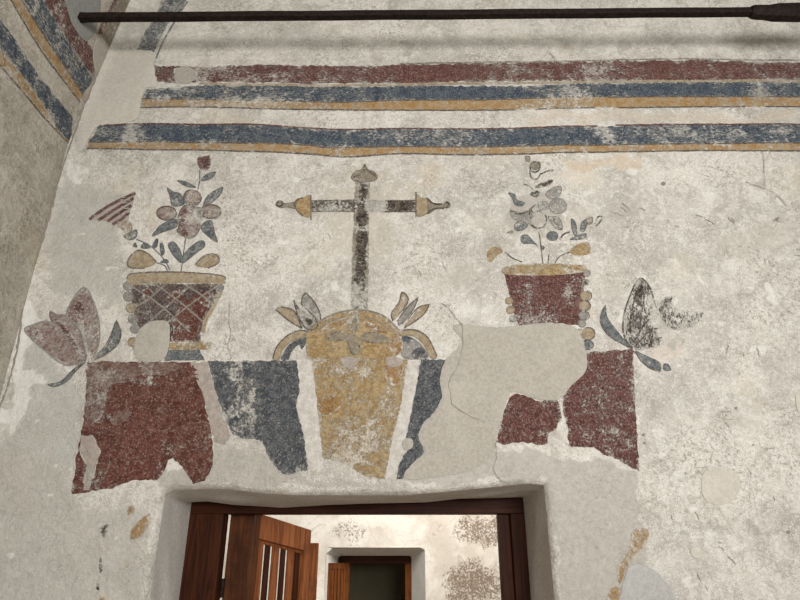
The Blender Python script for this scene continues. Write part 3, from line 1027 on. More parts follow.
blobs('lotus_petal_grey', [[(294, 302), (300, 308.5), (308, 314), (315, 319), (317.5, 326), (313, 330), (305, 328), (297, 313)],
                           [(306, 293.5), (314.5, 302.5), (320.5, 314.5), (320.5, 323.5), (317, 325), (308.5, 311.5), (301, 305), (302, 299)]], 'grey', t, 1, wear=.045)
blobs('lotus_heart', [[(303, 316), (309, 316), (313, 323), (309, 326), (304, 321)], [(295, 304), (299, 308), (300, 312), (297, 310)]], 'black', t, 2, wear=-.01)
strokes('lotus_outline', [[(276, 310), (289, 321), (302.5, 329)], [(281, 307), (294, 311), (302, 328)], [(294, 300), (297, 313), (305, 328), (313, 330.5), (318, 326), (315, 318), (308, 311)],
                          [(302, 305), (302, 299), (306, 293.5), (314.5, 302.5), (320.5, 314.5), (320.5, 324)]], 1.1, 'line', t, 3, wear=-.05)
blobs('lotus_petal_ochre', [[(402, 293), (408.5, 299.5), (402, 312), (393.5, 321), (392, 314.5), (399, 304)], [(429.5, 305), (422, 317), (404, 328), (413, 316), (418, 308)]], 'ochre_pale', t, 1, wear=.0)
blobs('lotus_petal_dark', [[(418, 298), (414.5, 308.5), (406, 318), (399.5, 326.5), (398, 320.5), (407, 308.5)]], 'grey', t, 1, wear=-.04)
strokes('lotus_outline', [[(393, 322), (391.5, 314), (399, 303), (402, 292.5), (408.5, 299.5), (403, 312)], [(418, 298), (407, 308), (397, 322)], [(417, 300), (414, 309), (402, 325)], [(429.5, 305), (418, 308), (408, 320)], [(429, 306), (422, 317), (404, 329)]], 1.0, 'line', t, 3, wear=-.02)
blobs('grey_leaf', [[(351, 332), (350, 324), (354, 316), (359, 321), (358, 332)], [(328, 342), (330, 334), (340, 332), (350, 336), (346, 342), (336, 341)], [(361, 336), (370, 333), (384, 336), (390, 342), (376, 344), (364, 342)], [(348, 340), (353, 334), (360, 340), (360, 350), (354, 356), (349, 350)]], 'dome_grey', t, 4, wear=.0)
strokes('grey_leaf_outline', [[(352, 331), (351, 322), (354, 315), (359, 321), (357, 330)], [(327, 342), (333, 334), (343, 332)], [(337, 341), (348, 340)], [(364, 335), (374, 333), (385, 338)], [(364, 342), (376, 344)], [(348, 342), (352, 354), (358, 354), (360, 344)]], .8, 'line', t, 5, wear=.03)

# ------------------------------------------------------------------ panels below
t = thing('painted_block', 'ochre yellow painted trapezoid block with white borders, under the dome', 'painted block', at_wall(355, 420), 'painted blocks over the doorway')
paint_mesh('ochre_field', [(312, 360), (408, 360), (402, 400), (392, 440), (385, 479), (366, 477), (352, 468), (340, 462), (323, 458), (319, 420), (315, 385)], 'ochre', t, 1)
blobs('amber_stain', [[(318, 402), (328, 396), (342, 398), (340, 408), (328, 416), (319, 414)], [(385, 366), (397, 362), (404, 366), (400, 382), (392, 386), (386, 378)]], 'amber', t, 2, wear=.04)
blobs('grey_repair', [[(341, 360), (348, 357), (358, 360), (357, 365), (350, 370), (344, 366)], [(386, 359), (394, 357), (402, 360), (402, 365), (394, 368), (388, 366)]], 'rose_grey', t, 3, wear=.0, rag=.8)
paint_mesh('white_border', [(297, 360), (312, 360), (315, 385), (319, 420), (324, 468), (320, 472), (308, 473), (304, 435), (297, 407), (300, 390)], 'white', t, 1)
paint_mesh('white_border', [(408, 360), (421, 360), (412.5, 405), (404, 442), (399, 462), (396, 479), (385, 479), (392, 440), (402, 400)], 'white', t, 1)

t = thing('painted_block', 'slate grey blue painted block between the ochre block and the large red block', 'painted block', at_wall(265, 415), 'painted blocks over the doorway')
paint_mesh('blue_field', [(207.5, 361), (297, 361), (300, 390), (296.5, 407), (304, 435), (309, 471), (300, 472), (292, 475), (282.5, 474), (270, 460), (262.5, 441), (252, 439), (242.5, 439), (231, 432.5), (222.5, 412.5)], 'blue', t, 1, rag=.8)
paint_mesh('rose_border', [(190, 363), (207, 362), (222, 412), (231, 434), (226, 445), (214, 442), (204, 398)], 'rose_grey', t, 1)

t = thing('painted_block', 'narrow slate blue painted block right of the ochre one, broken along its right edge', 'painted block', at_wall(424, 410), 'painted blocks over the doorway')
paint_mesh('blue_field', [(421, 360), (446, 360), (444, 372), (441, 377), (442.5, 397.5), (435, 412), (425, 421), (419, 432), (420, 442), (424, 452), (415, 462), (402, 479), (396.5, 479), (400, 462), (411, 445), (406, 440), (412.5, 405)], 'blue', t, 1, rag=.8, wear=-.03)

t = thing('painted_block', 'large dark red painted block under the basket pot, flaking at its lower edge', 'painted block', at_wall(148, 425), 'painted blocks over the doorway')
paint_mesh('red_field', [(87, 362), (190, 362), (197, 370), (203, 395), (210, 425), (213, 445), (213, 465), (205, 481), (193, 484), (186, 472), (180, 465), (173, 458), (168, 460), (163, 474), (157, 480),
                         (133, 480), (110, 489), (98, 490), (71, 494), (75, 462), (82, 425), (87, 380)], 'red', t, 1, rag=1.0,
           holes=[[(80, 435), (92, 435), (100, 450), (97, 462), (92, 478), (88, 490), (83, 490), (86, 465), (79, 452)]])
blobs('brown_fade', [[(88, 364), (130, 363), (175, 363), (182, 368), (160, 376), (140, 374), (128, 382), (112, 384), (106, 395), (104, 410), (98, 420), (84, 424), (87, 390)]], 'red_faded', t, 2, wear=.0, rag=1.6)
blobs('bared_ground', [[(80, 436), (91, 436), (99, 450), (96, 462), (91, 477), (88, 489), (83, 489), (86, 465), (80, 452)]], 'rose_grey', t, .6, rag=.6)
blobs('pitted_area', [[(126, 420), (140, 410), (152, 416), (160, 430), (164, 446), (158, 464), (146, 478), (122, 480), (110, 486), (100, 486), (108, 466), (118, 445)]], 'red_scaled', t, 2, rag=2.0)
blobs('grey_repair', [[(110, 419), (117, 413), (126, 409), (131, 412), (126, 420), (118, 425), (112, 424)], [(157, 411), (162, 407), (167, 410), (163, 413)]], 'red_faded', t, 3, rag=1.2)

t = thing('painted_block', 'small dark red painted fragment, surrounded by beige repair plaster', 'painted block', at_wall(530, 420), 'painted blocks over the doorway')
paint_mesh('red_field', [(515, 394), (524, 395), (536, 401), (557, 400), (560.5, 405), (562, 418), (555, 430), (549, 433), (548, 443), (541, 445), (522, 441.5), (503, 445), (495, 441.5), (503, 417), (509, 398)], 'red_worn', t, 1, rag=1.0, wear=-.02)
t = thing('painted_block', 'tall dark red painted block under the right pot, tapering to a point below', 'painted block', at_wall(608, 410), 'painted blocks over the doorway')
paint_mesh('red_field', [(582, 354), (597, 351.7), (633, 349), (634, 380), (635, 410), (639.5, 472), (629.5, 467), (618, 459), (602.5, 454), (594, 447), (572, 447), (569, 445), (567.5, 426), (563, 412), (562, 396), (571, 384), (583, 372)], 'red_worn', t, 1, rag=.9)

# ------------------------------------------------------------------ right flowerpot mural
t = thing('painted_flowerpot', 'painted dark red pot with ochre rim and faded grey flowers, right of the cross', 'mural flowerpot', at_wall(546, 326), 'painted flowerpots either side of the cross')
paint_mesh('pot_body', [(504, 274), (586, 271), (583, 298), (581, 325), (560, 326), (548, 324), (526, 326), (520, 327), (515, 318), (510, 296)], 'red_worn', t, 1, wear=-.015)
blobs('rim', [[(502, 269), (514, 265), (540, 263.5), (580, 264.5), (586, 268), (585, 272), (546, 275.6), (506, 275)]], 'ochre', t, 2, wear=.02)
for (x, y, r, m) in [(587, 273, 4, 'grey'), (586, 282, 3.6, 'black'), (585, 296, 5.2, 'ochre_pale'), (584, 306, 5.4, 'ochre_pale'), (583, 316, 4.8, 'grey'), (582, 324, 4.2, 'grey'),
                     (509, 301, 4.2, 'ochre_pale'), (510.5, 310, 4.6, 'ochre_pale'), (513, 319, 4, 'grey'), (588, 334, 6.6, 'ochre_pale')]:
    paint_mesh('scallop', ell(x, y, r, r * .92, 14), m, t, 2, rag=.3, wear=-.02)
strokes('scallop_outline', [ell(586.5, 296, 5, 5, 12)[-3:] + ell(586.5, 296, 5, 5, 12)[:4], ell(585, 306, 5.2, 5, 12)[-3:] + ell(585, 306, 5.2, 5, 12)[:4], ell(584.5, 316, 4.5, 4.4, 12)[-3:] + ell(584.5, 316, 4.5, 4.4, 12)[:4],
                            ell(588, 334, 6.8, 6.4, 12)[-4:] + ell(588, 334, 6.8, 6.4, 12)[:5]], 1.0, 'line', t, 3)
blobs('foot_bar', [[(572, 331), (584, 329), (588, 336), (578, 340)]], 'ochre_pale', t, 1, wear=.04)
blobs('foot', [ell(587, 345, 7, 5.5, 12)], 'leaf', t, 1, smooth=False)
strokes('stem', [[(539, 232), (541, 245), (543, 264)], [(548, 264), (549, 254)], [(555, 263), (560, 256), (570, 252)], [(505, 252), (512, 258), (522, 262)]], 1.1, 'line', t, 1)
blobs('faded_bud', [[(525, 156), (530, 156), (530, 161), (526, 161)], [(530, 165), (534, 162), (540, 162), (540, 168), (534, 170)]], 'brown_grey', t, 1, wear=-.02)
strokes('bud_outline', [ell(535, 167, 5, 5, 12), [(530, 170), (531, 177), (537, 179), (541, 173)], [(541, 174), (548, 171), (553, 171)], [(524, 184), (530, 186), (533, 190)]], 1.4, 'black', t, 2, wear=.0)
blobs('dark_leaf', [[(535, 187), (540.5, 183), (553, 179.5), (550, 185), (539, 188)], [(530, 194), (535, 190), (541, 193), (537, 197)]], 'black', t, 1, wear=-.03)
blobs('grey_petal', [[(545, 194), (553, 187.5), (561.5, 186.6), (560, 196), (551.5, 199.5)], ell(558, 206, 9, 8, 12), [(510, 210), (520, 212), (530, 210), (533, 218), (522, 222), (512, 218)],
                     [(548, 217), (559, 217), (563, 229), (556, 229), (551.5, 223)], [(538, 203), (546, 201), (550, 208), (540, 210)], [(506, 233), (512, 230), (513, 233)]], 'grey', t, 1, wear=.0)
blobs('leaf', [[(508, 192.5), (515, 194), (517, 199.5), (525, 202), (522, 206), (515, 205), (512, 198.5)], [(515, 223), (522, 220.5), (528.5, 225), (522, 230.6), (515, 230)],
                     [(521, 236), (527.6, 234.6), (538, 246), (533, 243.5), (524, 244), (521, 240.7)], ell(552.4, 236, 6, 5, 10), [(570.7, 218.7), (576, 223), (577, 236), (572.5, 232.5)],
                     [(581, 223), (586, 219), (588, 222), (584.5, 231.5), (580.4, 230.6)], [(575, 236), (586, 233), (584, 239), (570, 240)], [(541, 245), (545, 247), (543, 250)]], 'leaf', t, 1, wear=-.02)
blobs('brown_leaf', [[(586, 218), (592.7, 217), (592, 224), (586, 224)]], 'brown_grey', t, 1)
strokes('rose_outline', [ell(538.6, 219.6, 8, 8.5, 14) + [(546.6, 219.6)], [(530, 208), (534, 216), (528, 221), (534, 227)], [(536, 204), (530, 210), (530, 216)], [(510, 210), (518, 214), (528, 212)], [(548, 216), (555, 221), (562, 230)],
                         [(560, 239), (564, 234), (570, 232)], [(595, 224), (598, 217), (602, 217), (600, 222), (596, 226)]], 1.5, 'black', t, 2, wear=.015)
blobs('ochre_pod', [[(487, 252.6), (493, 247), (500, 247), (503, 252), (496.5, 256), (492, 262), (488, 261)]], 'ochre', t, 1)
blobs('ochre_pod', [[(570, 251), (577, 244.5), (589, 242.5), (590, 253.5), (576, 255)]], 'ochre', t, 1, wear=.0)

# ------------------------------------------------------------------ lone flowers
t = thing('painted_tulip', 'faded red painted tulip with grey blue leaves at the far left of the front wall', 'mural flower', at_wall(86, 362))
for poly in ([(26, 332), (34, 325), (50, 323), (66, 338), (76, 350), (84, 361), (70, 365), (44, 350)], [(50, 311), (54, 314), (66, 316), (80, 332), (86, 356), (83, 360), (66, 339), (51, 321)],
             [(84, 288), (90, 296), (95, 306), (98, 320), (99, 340), (94, 356), (88, 352), (80, 330), (66, 316), (70, 304)]):
    paint_mesh('petal', smooth_poly(poly), 'pink', t, 1, rag=.4, wear=-.035)
strokes('petal_outline', [[(84, 361), (66, 365), (44, 350), (26, 332), (34, 325), (50, 322), (66, 337), (84, 360)], [(50, 311), (58, 315), (66, 316), (80, 331), (87, 357)],
                          [(66, 316), (70, 304), (84, 287.5), (94, 303), (99, 322), (99, 342), (93, 358)], [(90, 300), (92, 330), (88, 352)]], 1.4, 'grey', t, 2, wear=-.06)
blobs('red_core', [[(74, 308), (80, 300), (84, 306), (84, 330), (88, 346), (80, 328)], [(54, 318), (60, 320), (76, 340), (82, 356), (70, 342)], [(32, 332), (40, 330), (44, 342), (36, 338)]], 'red_band', t, 3, wear=.06)
blobs('leaf', [[(116, 320), (121, 332), (118, 344), (106, 354), (93, 360), (106, 346), (112, 332)]], 'leaf', t, 1, wear=-.02)
blobs('leaf', [[(47, 384), (60, 381), (74, 368), (85, 362), (76, 371), (66, 382), (54, 387)]], 'leaf', t, 1, wear=-.05)
strokes('leaf_line', [[(116, 320), (121, 332), (118, 344), (106, 354), (92, 361)], [(85, 362), (76, 369), (66, 377)], [(115, 322), (111, 334), (104, 347), (92, 359)]], 1.0, 'line', t, 2)

t = thing('painted_bloom', 'painted charcoal streaked bloom with curved blue leaf, right of the right pot', 'mural flower', at_wall(633, 350))
paint_mesh('petal', smooth_poly([(639.5, 279), (646, 284), (652, 290), (655, 307), (650.5, 319.5), (657, 328), (661.5, 337), (663, 345), (650, 348), (636, 350), (627, 342), (623, 321), (629.4, 297.5)]), 'wing', t, 1)
paint_mesh('petal', smooth_poly([(654, 305), (662, 299), (667, 296), (675, 295.7), (674, 306.7), (690, 311), (703.7, 312), (700, 321), (689, 328.7), (671, 328.7), (660, 319.5)]), 'wing', t, 1, wear=-.005)
blobs('dark_blot', [[(664, 300), (668, 297), (672, 299), (668, 308), (664, 306)], [(640, 282), (644, 288), (641, 296), (638, 290)]], 'black', t, 2, wear=-.01)
strokes('petal_outline', [[(632, 349), (624, 336), (623.5, 318), (630, 296), (639.5, 278.5), (650, 288), (655, 304)], [(633, 345), (630, 326), (634, 302), (640, 288)], [(636, 346), (648, 332), (658, 328)],
                          [(636, 348), (650, 342), (662, 337)], [(634, 342), (642, 328), (650, 318)], [(639, 336), (642, 312), (645, 292)]], 1.5, 'black', t, 2, wear=.0)
blobs('leaf', [[(605.6, 305.7), (602, 312), (601, 323), (610, 336), (625, 346), (632, 349), (624, 339), (614, 327), (607.4, 316)]], 'leaf', t, 1, wear=-.07)
blobs('leaf', [[(635, 350.7), (645, 355), (659.7, 361.7), (661, 370), (652, 369), (641, 361.7)], [(664, 363.5), (669, 364), (671.6, 370), (664, 370)]], 'leaf', t, 1, wear=-.04)
strokes('leaf_line', [[(606, 305), (602, 311), (600.5, 323), (610, 337), (632, 349.5), (648, 367), (661, 371)]], 1.0, 'line', t, 2, wear=.02)

# ------------------------------------------------------------------ plaster repairs (parts of the front wall)
def patch(poly, mat, edge=.004, rag=.8, layer=3):
    return paint_mesh('plaster_patch', smooth_poly(poly), mat, wall_front, layer, edge=edge, rag=rag)


patch([(453, 325), (500, 328), (548, 323), (575, 328), (584, 345), (587, 365), (583, 375), (571, 386), (560, 399), (540, 400), (524, 394), (512, 392), (507, 400), (498, 432),
       (494, 452), (470, 470), (440, 476), (404, 479), (414, 462), (425, 452), (419, 440), (420, 430), (434, 412), (442, 398), (440, 378), (447, 358), (462, 342)], 'patch_beige')
paint_mesh('plaster_patch', patch_round, 'patch_beige', wall_front, 5, edge=.003)
patch([(113, 51), (152, 51), (153, 66), (157, 86), (146, 88), (141, 100), (140, 108), (138, 118), (124, 124), (100, 126), (90, 138), (84, 150), (78, 150), (84, 120), (97, 84), (107, 56)], 'patch_fresh', edge=.003)
patch([(176, 69), (188, 67), (196, 72), (196, 79), (187, 84), (177, 81)], 'patch_beige', edge=.002)
patch([(703, 474), (712, 467), (728, 468), (738, 476), (739, 490), (730, 502), (712, 504), (702, 494)], 'patch_fresh', edge=.002)
patch([(690, 550), (697, 547), (703, 551), (701, 557), (694, 558)], 'patch_fresh', edge=.002)
patch([(630, 566), (650, 568), (664, 580), (674, 596), (676, 620), (620, 620), (622, 590)], 'patch_grey', edge=.003)
patch([(402, 442), (408, 438), (413, 441), (412, 448), (405, 450)], 'patch_beige', edge=.002, rag=.3, layer=4)
patch([(594, 366), (598, 350), (592, 344), (588, 350), (585, 358), (588, 368)], 'patch_beige', edge=.002, layer=0) if False else None
patch([(796, 395), (802, 394), (804, 410), (798, 412)], 'patch_fresh', edge=.002)
# ochre remnants of older paint
t = thing('paint_remnant', 'ochre paint remnants showing beside the right jamb, at the foot of the grey plaster', 'paint remnant', at_wall(628, 560), 'ochre paint remnants')
blobs('ochre_flake', [[(632, 532), (640, 529), (648, 530), (647, 543), (640, 552), (632, 560), (625, 572), (620, 584), (617, 570), (624, 554), (631, 544)]], 'ochre_band', t, 2, rag=2.6, wear=.045)
blobs('ochre_flake', [[(606, 600), (612, 588), (620, 588), (621, 600), (614, 612), (604, 614)]], 'ochre_band', t, 2, rag=2.0, wear=.03)
t = thing('paint_remnant', 'ochre paint remnants beside the left jamb under the large red block', 'paint remnant', at_wall(140, 530), 'ochre paint remnants')
blobs('ochre_flake', [[(132, 528), (140, 520), (149, 513), (150, 522), (143, 534), (136, 539), (130, 538)]], 'ochre_band', t, 2, rag=2.0, wear=.05)
blobs('ochre_flake', [[(127, 508), (133, 505), (134, 512), (128, 516)], [(125, 560), (130, 562), (127, 568)], [(98, 596), (106, 592), (108, 604), (98, 606)]], 'ochre_band', t, 2, rag=1.4, wear=.05)
blobs('dark_fleck', [[(98, 529), (103, 526), (108, 524), (107, 530), (104, 538), (100, 533)], [(99, 560), (101, 558), (102, 570), (99, 572)], [(96, 583), (98, 584), (99, 590), (96, 589)]], 'black', t, 2, wear=.0)

# hairline cracks
CR = [[(440, 304), (448, 309), (456, 318), (462, 326), (463, 340), (460, 360), (448, 385), (452, 405), (468, 416), (480, 420)],
      [(231, 305), (229, 320), (232, 335), (228, 348), (232, 360)], [(496, 440), (497, 458), (493, 470), (502, 482)], [(745, 184), (770, 192), (786, 208)],
      [(761, 152), (762, 170), (764, 188)], [(540, 60), (548, 52), (556, 60)],
      [(575, 82), (566, 95), (567, 110)], [(335, 520), (336, 510)], [(655, 170), (661, 182), (676, 188)]]
for L in CR[:-2]:
    LL = []
    for (x1, y1), (x2, y2) in zip(L[:-1], L[1:]):
        k_ = max(2, int(math.hypot(x2 - x1, y2 - y1) / 4))
        for j in range(k_):
            LL.append((x1 + (x2 - x1) * j / k_ + random.uniform(-.9, .9), y1 + (y2 - y1) * j / k_ + random.uniform(-.9, .9)))
    LL.append(L[-1])
    o = strokes('crack', [LL], [random.uniform(.2, .75) for _ in LL], 'crack', wall_front, 9, rag=.1, smooth=False)
strokes('crack', [[(-2, 418), (8, 392), (20, 345), (27, 300), (38, 265), (50, 225), (62, 180), (73, 145), (88, 104), (104, 64), (110, 50)]], 1.3, 'crack', wall_front, 4, rag=.6)
# short scratches where the surface has scaled
rs = random.Random(11)
for (cx, cy, sx, sy, ang_, n_s) in [(622, 206, 18, 8, 18, 7), (680, 220, 26, 8, 22, 6), (750, 228, 26, 10, 24, 6), (785, 245, 12, 12, 20, 3), (735, 418, 30, 7, 12, 5), (725, 548, 16, 9, 35, 5),
                                    (715, 570, 26, 18, 60, 4), (740, 345, 30, 10, 80, 4), (428, 268, 16, 20, 70, 5), (320, 250, 20, 20, 85, 3), (690, 510, 20, 12, 40, 4), (765, 480, 20, 30, 50, 4)]:
    for _ in range((n_s + 1) // 2):
        x_, y_ = cx + rs.uniform(-sx, sx), cy + rs.uniform(-sy, sy)
        a_r = math.radians(ang_ + rs.uniform(-25, 25))
        ln = rs.uniform(5, 13)
        pts_ = [(x_ + ln * k_ / 4 * math.cos(a_r) + rs.uniform(-.9, .9), y_ + ln * k_ / 4 * math.sin(a_r) + rs.uniform(-.9, .9)) for k_ in range(5)]
        strokes('scratch', [pts_], [.1, rs.uniform(.3, .8), rs.uniform(.2, .7), rs.uniform(.3, .9), .1], 'crack', wall_front, 3, rag=.1, smooth=False)
# pock marks
for (x, y, r) in [(663, 184, 2.4), (788, 532, 2.2), (776, 220, 2.0), (643, 435, 1.8), (644, 443, 1.6), (753, 445, 1), (736, 408, 1.6), (780, 57, 1.2)]:
    paint_mesh('pock_mark', ell(x, y, r, r * .85, 9), 'crack', wall_front, 2, rag=.5)

# ------------------------------------------------------------------ near doorway: frame
def pz(py, Y):
    a, b, c = ray(400, py)
    return EYE + c / b * Y


def pxx(px, py, Y):
    a, b, c = ray(px, py)
    return a / b * Y


fy0, fy1 = .55, .67
zb = pz(515, D + fy1)
t = thing('door_frame', 'dark brown wooden frame set deep in the near doorway', 'door frame', (-.25, fy0, 0))
t['kind'] = 'structure'
boxes('frame_head', [(-1.27, .77, fy0, fy1, zb, zb + .24)], 'wood_dark_h', t)
boxes('frame_jamb', [(.65, .80, fy0, fy1, 0, zb), (.583, .66, fy0 + .045, fy1, 0, zb)], 'wood_dark', t)
boxes('frame_jamb', [(-1.30, -1.039, fy0, fy1, 0, zb)], 'wood_dark', t)

# ------------------------------------------------------------------ door leaf swung into the further space
z_n = pz(511.5, D + .70)
x_n = pxx(253, 520, D + .70)
x_far = pxx(311, 540, D + 1.34)
L = math.hypot(x_far - x_n, .64)
ang = math.atan2(.64, x_far - x_n)
ca, sa = math.cos(ang), math.sin(ang)
z_f = pz(530, D + 1.34)
sag = (z_f - z_n) / L


def leaf_xf(a, b, c):
    # a along the leaf, b across its thickness, c height; the old leaf sags away from its hinges
    return (x_n + a * ca + b * sa, .70 + a * sa - b * ca, c + sag * a * min(1, c / 1.0))


t = thing('door_leaf', 'orange brown wooden door leaf with vertical openwork slots, swung open beyond the near doorway', 'door', (x_n, .7, .02))
boxes('hinge_stile', [(-1.032, x_n + .012, .685, .735, .02, z_n + .03)], 'wood_mid', t)
H = z_n
W = L
slots = []
bl = [(0, .055 * W / .9, -.05, 0, .02, H), (W - .07, W, -.05, 0, .02, H)]
boxes('stile', [(0, .085, -.045, 0, .02, H)], 'wood_mid', t, xf=leaf_xf)
boxes('stile', [(W - .075, W, -.045, 0, .02, H)], 'wood_orange', t, xf=leaf_xf)
boxes('top_rail', [(.085, W - .075, -.045, 0, H - .145, H)], 'wood_orange', t, xf=leaf_xf)
boxes('middle_rail', [(.085, W - .075, -.045, 0, .95, 1.07)], 'wood_orange', t, xf=leaf_xf)
boxes('bottom_rail', [(.085, W - .075, -.045, 0, .02, .2)], 'wood_orange', t, xf=leaf_xf)
inner0, inner1 = .085, W - .075
pitch = (inner1 - inner0) / 3
for k in range(3):
    a0 = inner0 + pitch * k
    # flat slat, chamfered recess and a slim openwork gap
    boxes('slat', [(a0, a0 + pitch * .44, -.030, -.018, 1.07, H - .145)], 'wood_orange', t, xf=leaf_xf)
    boxes('bevelled_fillet', [(a0 + pitch * .56, a0 + pitch * .88, -.030, -.020, 1.07, H - .145)], 'wood_dark', t, xf=leaf_xf)
    boxes('slot_header', [(a0 + pitch * .44, a0 + pitch * 1.0, -.030, -.018, H - .165, H - .145)], 'wood_orange', t, xf=leaf_xf)
boxes('lower_panel', [(.085, W - .075, -.032, -.012, .2, .95)], 'wood_orange', t, xf=leaf_xf)
# hinge
V, Fq = [], []
hx, hz = -1.034, pz(588, D + .68)
N = 12
for k in range(N):
    a = 2 * math.pi * k / N
    V += [(hx + .014 * math.cos(a), .675 + .014 * math.sin(a), hz - .05), (hx + .014 * math.cos(a), .675 + .014 * math.sin(a), hz + .05)]
for k in range(N):
    a, b = 2 * k, 2 * ((k + 1) % N)
    Fq.append((a, b, b + 1, a + 1))
Fq += [tuple(2 * k for k in range(N))[::-1], tuple(2 * k + 1 for k in range(N))]
h = mesh('hinge', V, Fq, 'iron', t)

# second leaf behind, only its edge shows
x2 = pxx(314, 560, D + 1.80)
t = thing('door_leaf', 'narrow edge of a second reddish brown leaf behind the openwork door leaf', 'door', (x2, 1.8, .02))
boxes('edge_board', [(x2 - .20, x2 + .03, 1.78, 1.82, .02, pz(543, D + 1.80))], 'wood_orange', t)
boxes('rear_ledge', [(x2 - .18, x2 - .02, 1.82, 1.845, 1.1, 1.2)], 'wood_orange', t)

# ------------------------------------------------------------------ space beyond with the far doorway
YF = D + 4.8
yf = 4.8
rx0, rx1 = pxx(326, 560, YF), pxx(425, 560, YF)
rz = pz(547.5, YF)
ex0, ex1 = rx0 + .01, rx1 - .05
GXf, GZf = np.meshgrid(np.linspace(-2.4, 3.0, 220), np.linspace(0, 3.6, 150))
# far wall in pieces round the recess (one mesh)
V, Fq = [], []


def grid(x0, x1, z0, z1, y, nx, nz):
    s = len(V)
    for j in range(nz + 1):
        for i in range(nx + 1):
            x = x0 + (x1 - x0) * i / nx
            z = z0 + (z1 - z0) * j / nz
            V.append((x, y - .012 * float(vnoise(x, z, 2.5, 41)) - .004 * float(vnoise(x, z, 9, 42)), z))
    for j in range(nz):
        for i in range(nx):
            a = s + j * (nx + 1) + i
            Fq.append((a, a + 1, a + nx + 2, a + nx + 1))


grid(-2.4, rx0, 0, rz, yf, 20, 20)
grid(rx1, 3.0, 0, rz, yf, 40, 30)
grid(-2.4, 3.0, rz, 3.8, yf, 80, 30)
fw = structure(mesh('wall_far', V, Fq, 'far_wall', None, True))
n_ = len(V)
vx = np.array(V)
pxf, pyf = to_px(vx[:, 0], vx[:, 2], yf)
rgb = np.ones((n_, 3)) * np.array(S(112, 94, 76)[:3])
al = np.zeros(n_)
wob = 9 * vnoise(pxf, pyf, .09, 61) + 5 * vnoise(pxf, pyf, .25, 62)
al = np.maximum(al, .58 * np.clip(1.25 - ((pxf + wob - 482) / 36) ** 2 - ((pyf + wob * .5 - 530) / 17) ** 2, 0, 1))
al = np.maximum(al, .62 * np.clip(1.25 - ((pxf - wob - 476) / 36) ** 2 - ((pyf + wob * .6 - 584) / 27) ** 2, 0, 1))
al = np.maximum(al, .30 * np.clip(1.2 - ((pxf + wob - 350) / 16) ** 2 - ((pyf - 532) / 18) ** 2, 0, 1))
set_tint(fw, rgb, al)
# recess
z_i = pz(556, YF + .28)
fx0, fx1 = pxx(338, 570, YF + .28), pxx(411, 570, YF + .28)
V, Fq = [], []
ring_o = [(rx0, 0), (rx0, rz - .07), (rx0 + .07, rz - .01), ((rx0 + rx1) / 2, rz), (rx1 - .05, rz), (rx1, rz - .03), (rx1, 0)]
ring_i = [(fx0, 0), (fx0, z_i - .02), (fx0 + .04, z_i), ((fx0 + fx1) / 2, z_i), (fx1 - .02, z_i), (fx1, z_i - .02), (fx1, 0)]
for r_, y in ((ring_o, yf - .005), (ring_i, yf + .28)):
    V += [(a, y, b) for a, b in r_]
for i in range(6):
    Fq.append((i, i + 7, i + 8, i + 1))
# small returns closing the wall corners
V += [(rx0, yf - .005, rz), (rx1, yf - .005, rz)]
Fq += [(1, 2, 14), (5, 15, 4)]
structure(mesh('trim_far_reveal', V, Fq, 'reveal'))
zt = pz(563.5, YF + .28)
t = thing('door_frame', 'reddish brown wooden frame of the small far doorway', 'door frame', ((fx0 + fx1) / 2, yf + .28, 0))
t['kind'] = 'structure'
boxes('frame_head', [(fx0 - .02, fx1 + .02, yf + .27, yf + .36, zt, z_i + .12)], 'wood_dark_h', t)
boxes('frame_jamb', [(fx1 - .075, fx1 + .02, yf + .27, yf + .36, 0, zt)], 'wood_far', t)
boxes('frame_jamb', [(fx0 - .02, fx0 + .05, yf + .27, yf + .36, 0, zt)], 'wood_far', t)
# far leaf, swung towards us
lx0, lx1 = pxx(324, 575, YF - .0), pxx(349.5, 575, YF + .2)
zl0 = pz(563, YF + .05)
t = thing('door_leaf', 'small orange brown panelled door leaf standing open in the far doorway', 'door', (lx0, yf + .1, 0))


def lf(a, b, c):
    k = (a - lx0) / (lx1 - lx0)
    return (a, yf + .02 + b + .22 * k, c)


boxes('stile', [(lx0, lx0 + .075, 0, .035, .02, zl0)], 'wood_far', t, .003, lf)
boxes('stile', [(lx1 - .07, lx1, 0, .035, .02, zl0)], 'wood_far', t, .003, lf)
boxes('top_rail', [(lx0 + .075, lx1 - .07, 0, .035, zl0 - .07, zl0)], 'wood_far', t, .003, lf)
wd = (lx1 - lx0 - .145) / 4
for k in range(4):
    boxes('slat', [(lx0 + .078 + wd * k, lx0 + .072 + wd * (k + 1), .008, .026, .1, zl0 - .07)], 'wood_far', t, .003, lf)
boxes('back_board', [(lx0 + .06, lx1 - .06, .027, .034, .02, zl0 - .05)], 'wood_dark', t, 0, lf)
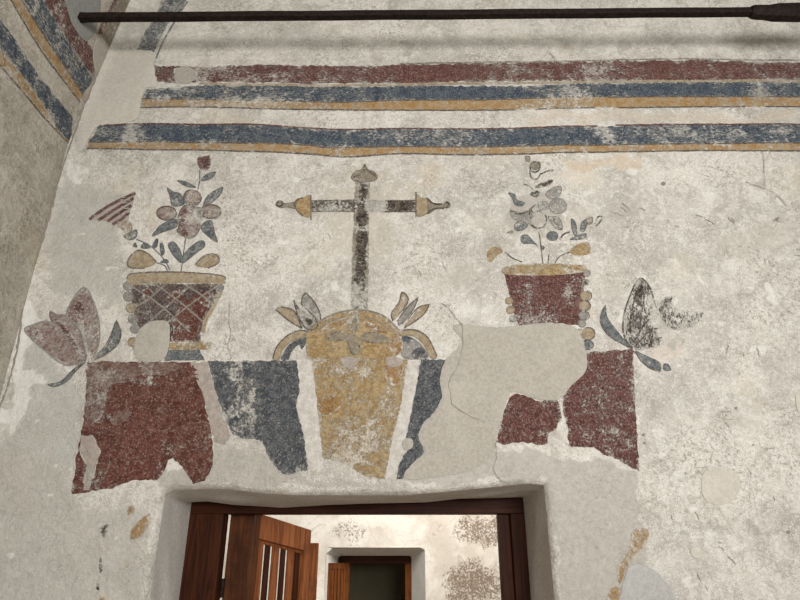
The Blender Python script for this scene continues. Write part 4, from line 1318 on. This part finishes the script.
# dark hall behind
hy0, hy1 = yf + .36, yf + 3.0
structure(boxes('wall_hall', [(-1.6, 1.6, hy1, hy1 + .1, -.0, 3), (-1.7, -1.6, hy0, hy1, 0, 3), (1.6, 1.7, hy0, hy1, 0, 3), (-1.7, 1.7, hy0, hy1 + .1, 3, 3.1),
                             (-1.7, fx0 - .01, hy0, hy0 + .06, 0, 3), (fx1 + .01, 1.7, hy0, hy0 + .06, 0, 3), (fx0 - .02, fx1 + .02, hy0, hy0 + .06, z_i + .1, 3)], 'dark_hall', bev=0))
structure(boxes('wall_courtyard_left', [(-2.5, -2.4, .8, yf, 0, 3.8)], 'patch_grey', bev=0))
structure(boxes('wall_courtyard_right', [(3.0, 3.1, .8, yf, 0, 3.8)], 'patch_grey', bev=0))

# ------------------------------------------------------------------ iron tie rod
YR = on_left(79, 17.6)[0] + D
def rp(px, py, Y=YR):
    a, b, c = ray(px, py)
    t_ = Y / b
    return Vector((a * t_, -D + Y, EYE + c * t_))


p0, p1 = rp(79, 17.6), rp(752, 12)
p2 = p1 + (p1 - p0) * ((3.74 - p1.x) / (p1.x - p0.x))
t = thing('tie_rod', 'dark rusty iron tie rod spanning the room high in front of the wall', 'tie rod', tuple((p0 + p1) / 2))


def bar(name, secs, parent, sides=4, rot=math.pi / 4, flat=1.0, mat='iron'):
    V, Fq = [], []
    for (p, r) in secs:
        for k in range(sides):
            a = rot + 2 * math.pi * k / sides
            V.append((p.x, p.y + r * flat * math.cos(a), p.z + r * math.sin(a)))
    for j in range(len(secs) - 1):
        for k in range(sides):
            a = j * sides + k
            b = j * sides + (k + 1) % sides
            Fq.append((a, b, b + sides, a + sides))
    Fq += [tuple(range(sides))[::-1], tuple((len(secs) - 1) * sides + k for k in range(sides))]
    o = mesh(name, V, Fq, mat, parent)
    m = o.modifiers.new('bevel', 'BEVEL')
    m.width = .004
    m.segments = 2
    m.limit_method = 'ANGLE'
    return o


pl = p0 + (p0 - p1).normalized() * .03
ns = 24
bar('rod', [(pl.lerp(p1, k / ns) + Vector((0, 0, .0012 * math.sin(k * 1.3))), .0315 + .0006 * math.sin(k * 2.1)) for k in range(ns + 1)], t)
pa, pb, pc, pd = p1, rp(757, 12.3), rp(766, 12.6), rp(775, 12.6)
bar('coupling_sleeve', [(pa - Vector((.012, 0, 0)), .036), (pa + Vector((.008, 0, 0)), .045), (pb, .047), (pc, .048), (pd, .058), (rp(800, 12.4), .062), (rp(815, 12.3), .058), (rp(824, 12.2), .047), (rp(832, 12.1), .044)], t, 8, math.pi / 8)
bar('rod', [(rp(828, 12.1), .0315), (p2, .0315)], t)
bar('rod_collar', [(p0 - Vector((.02, 0, 0)), .034), (p0 + Vector((.04, 0, 0)), .034)], t)
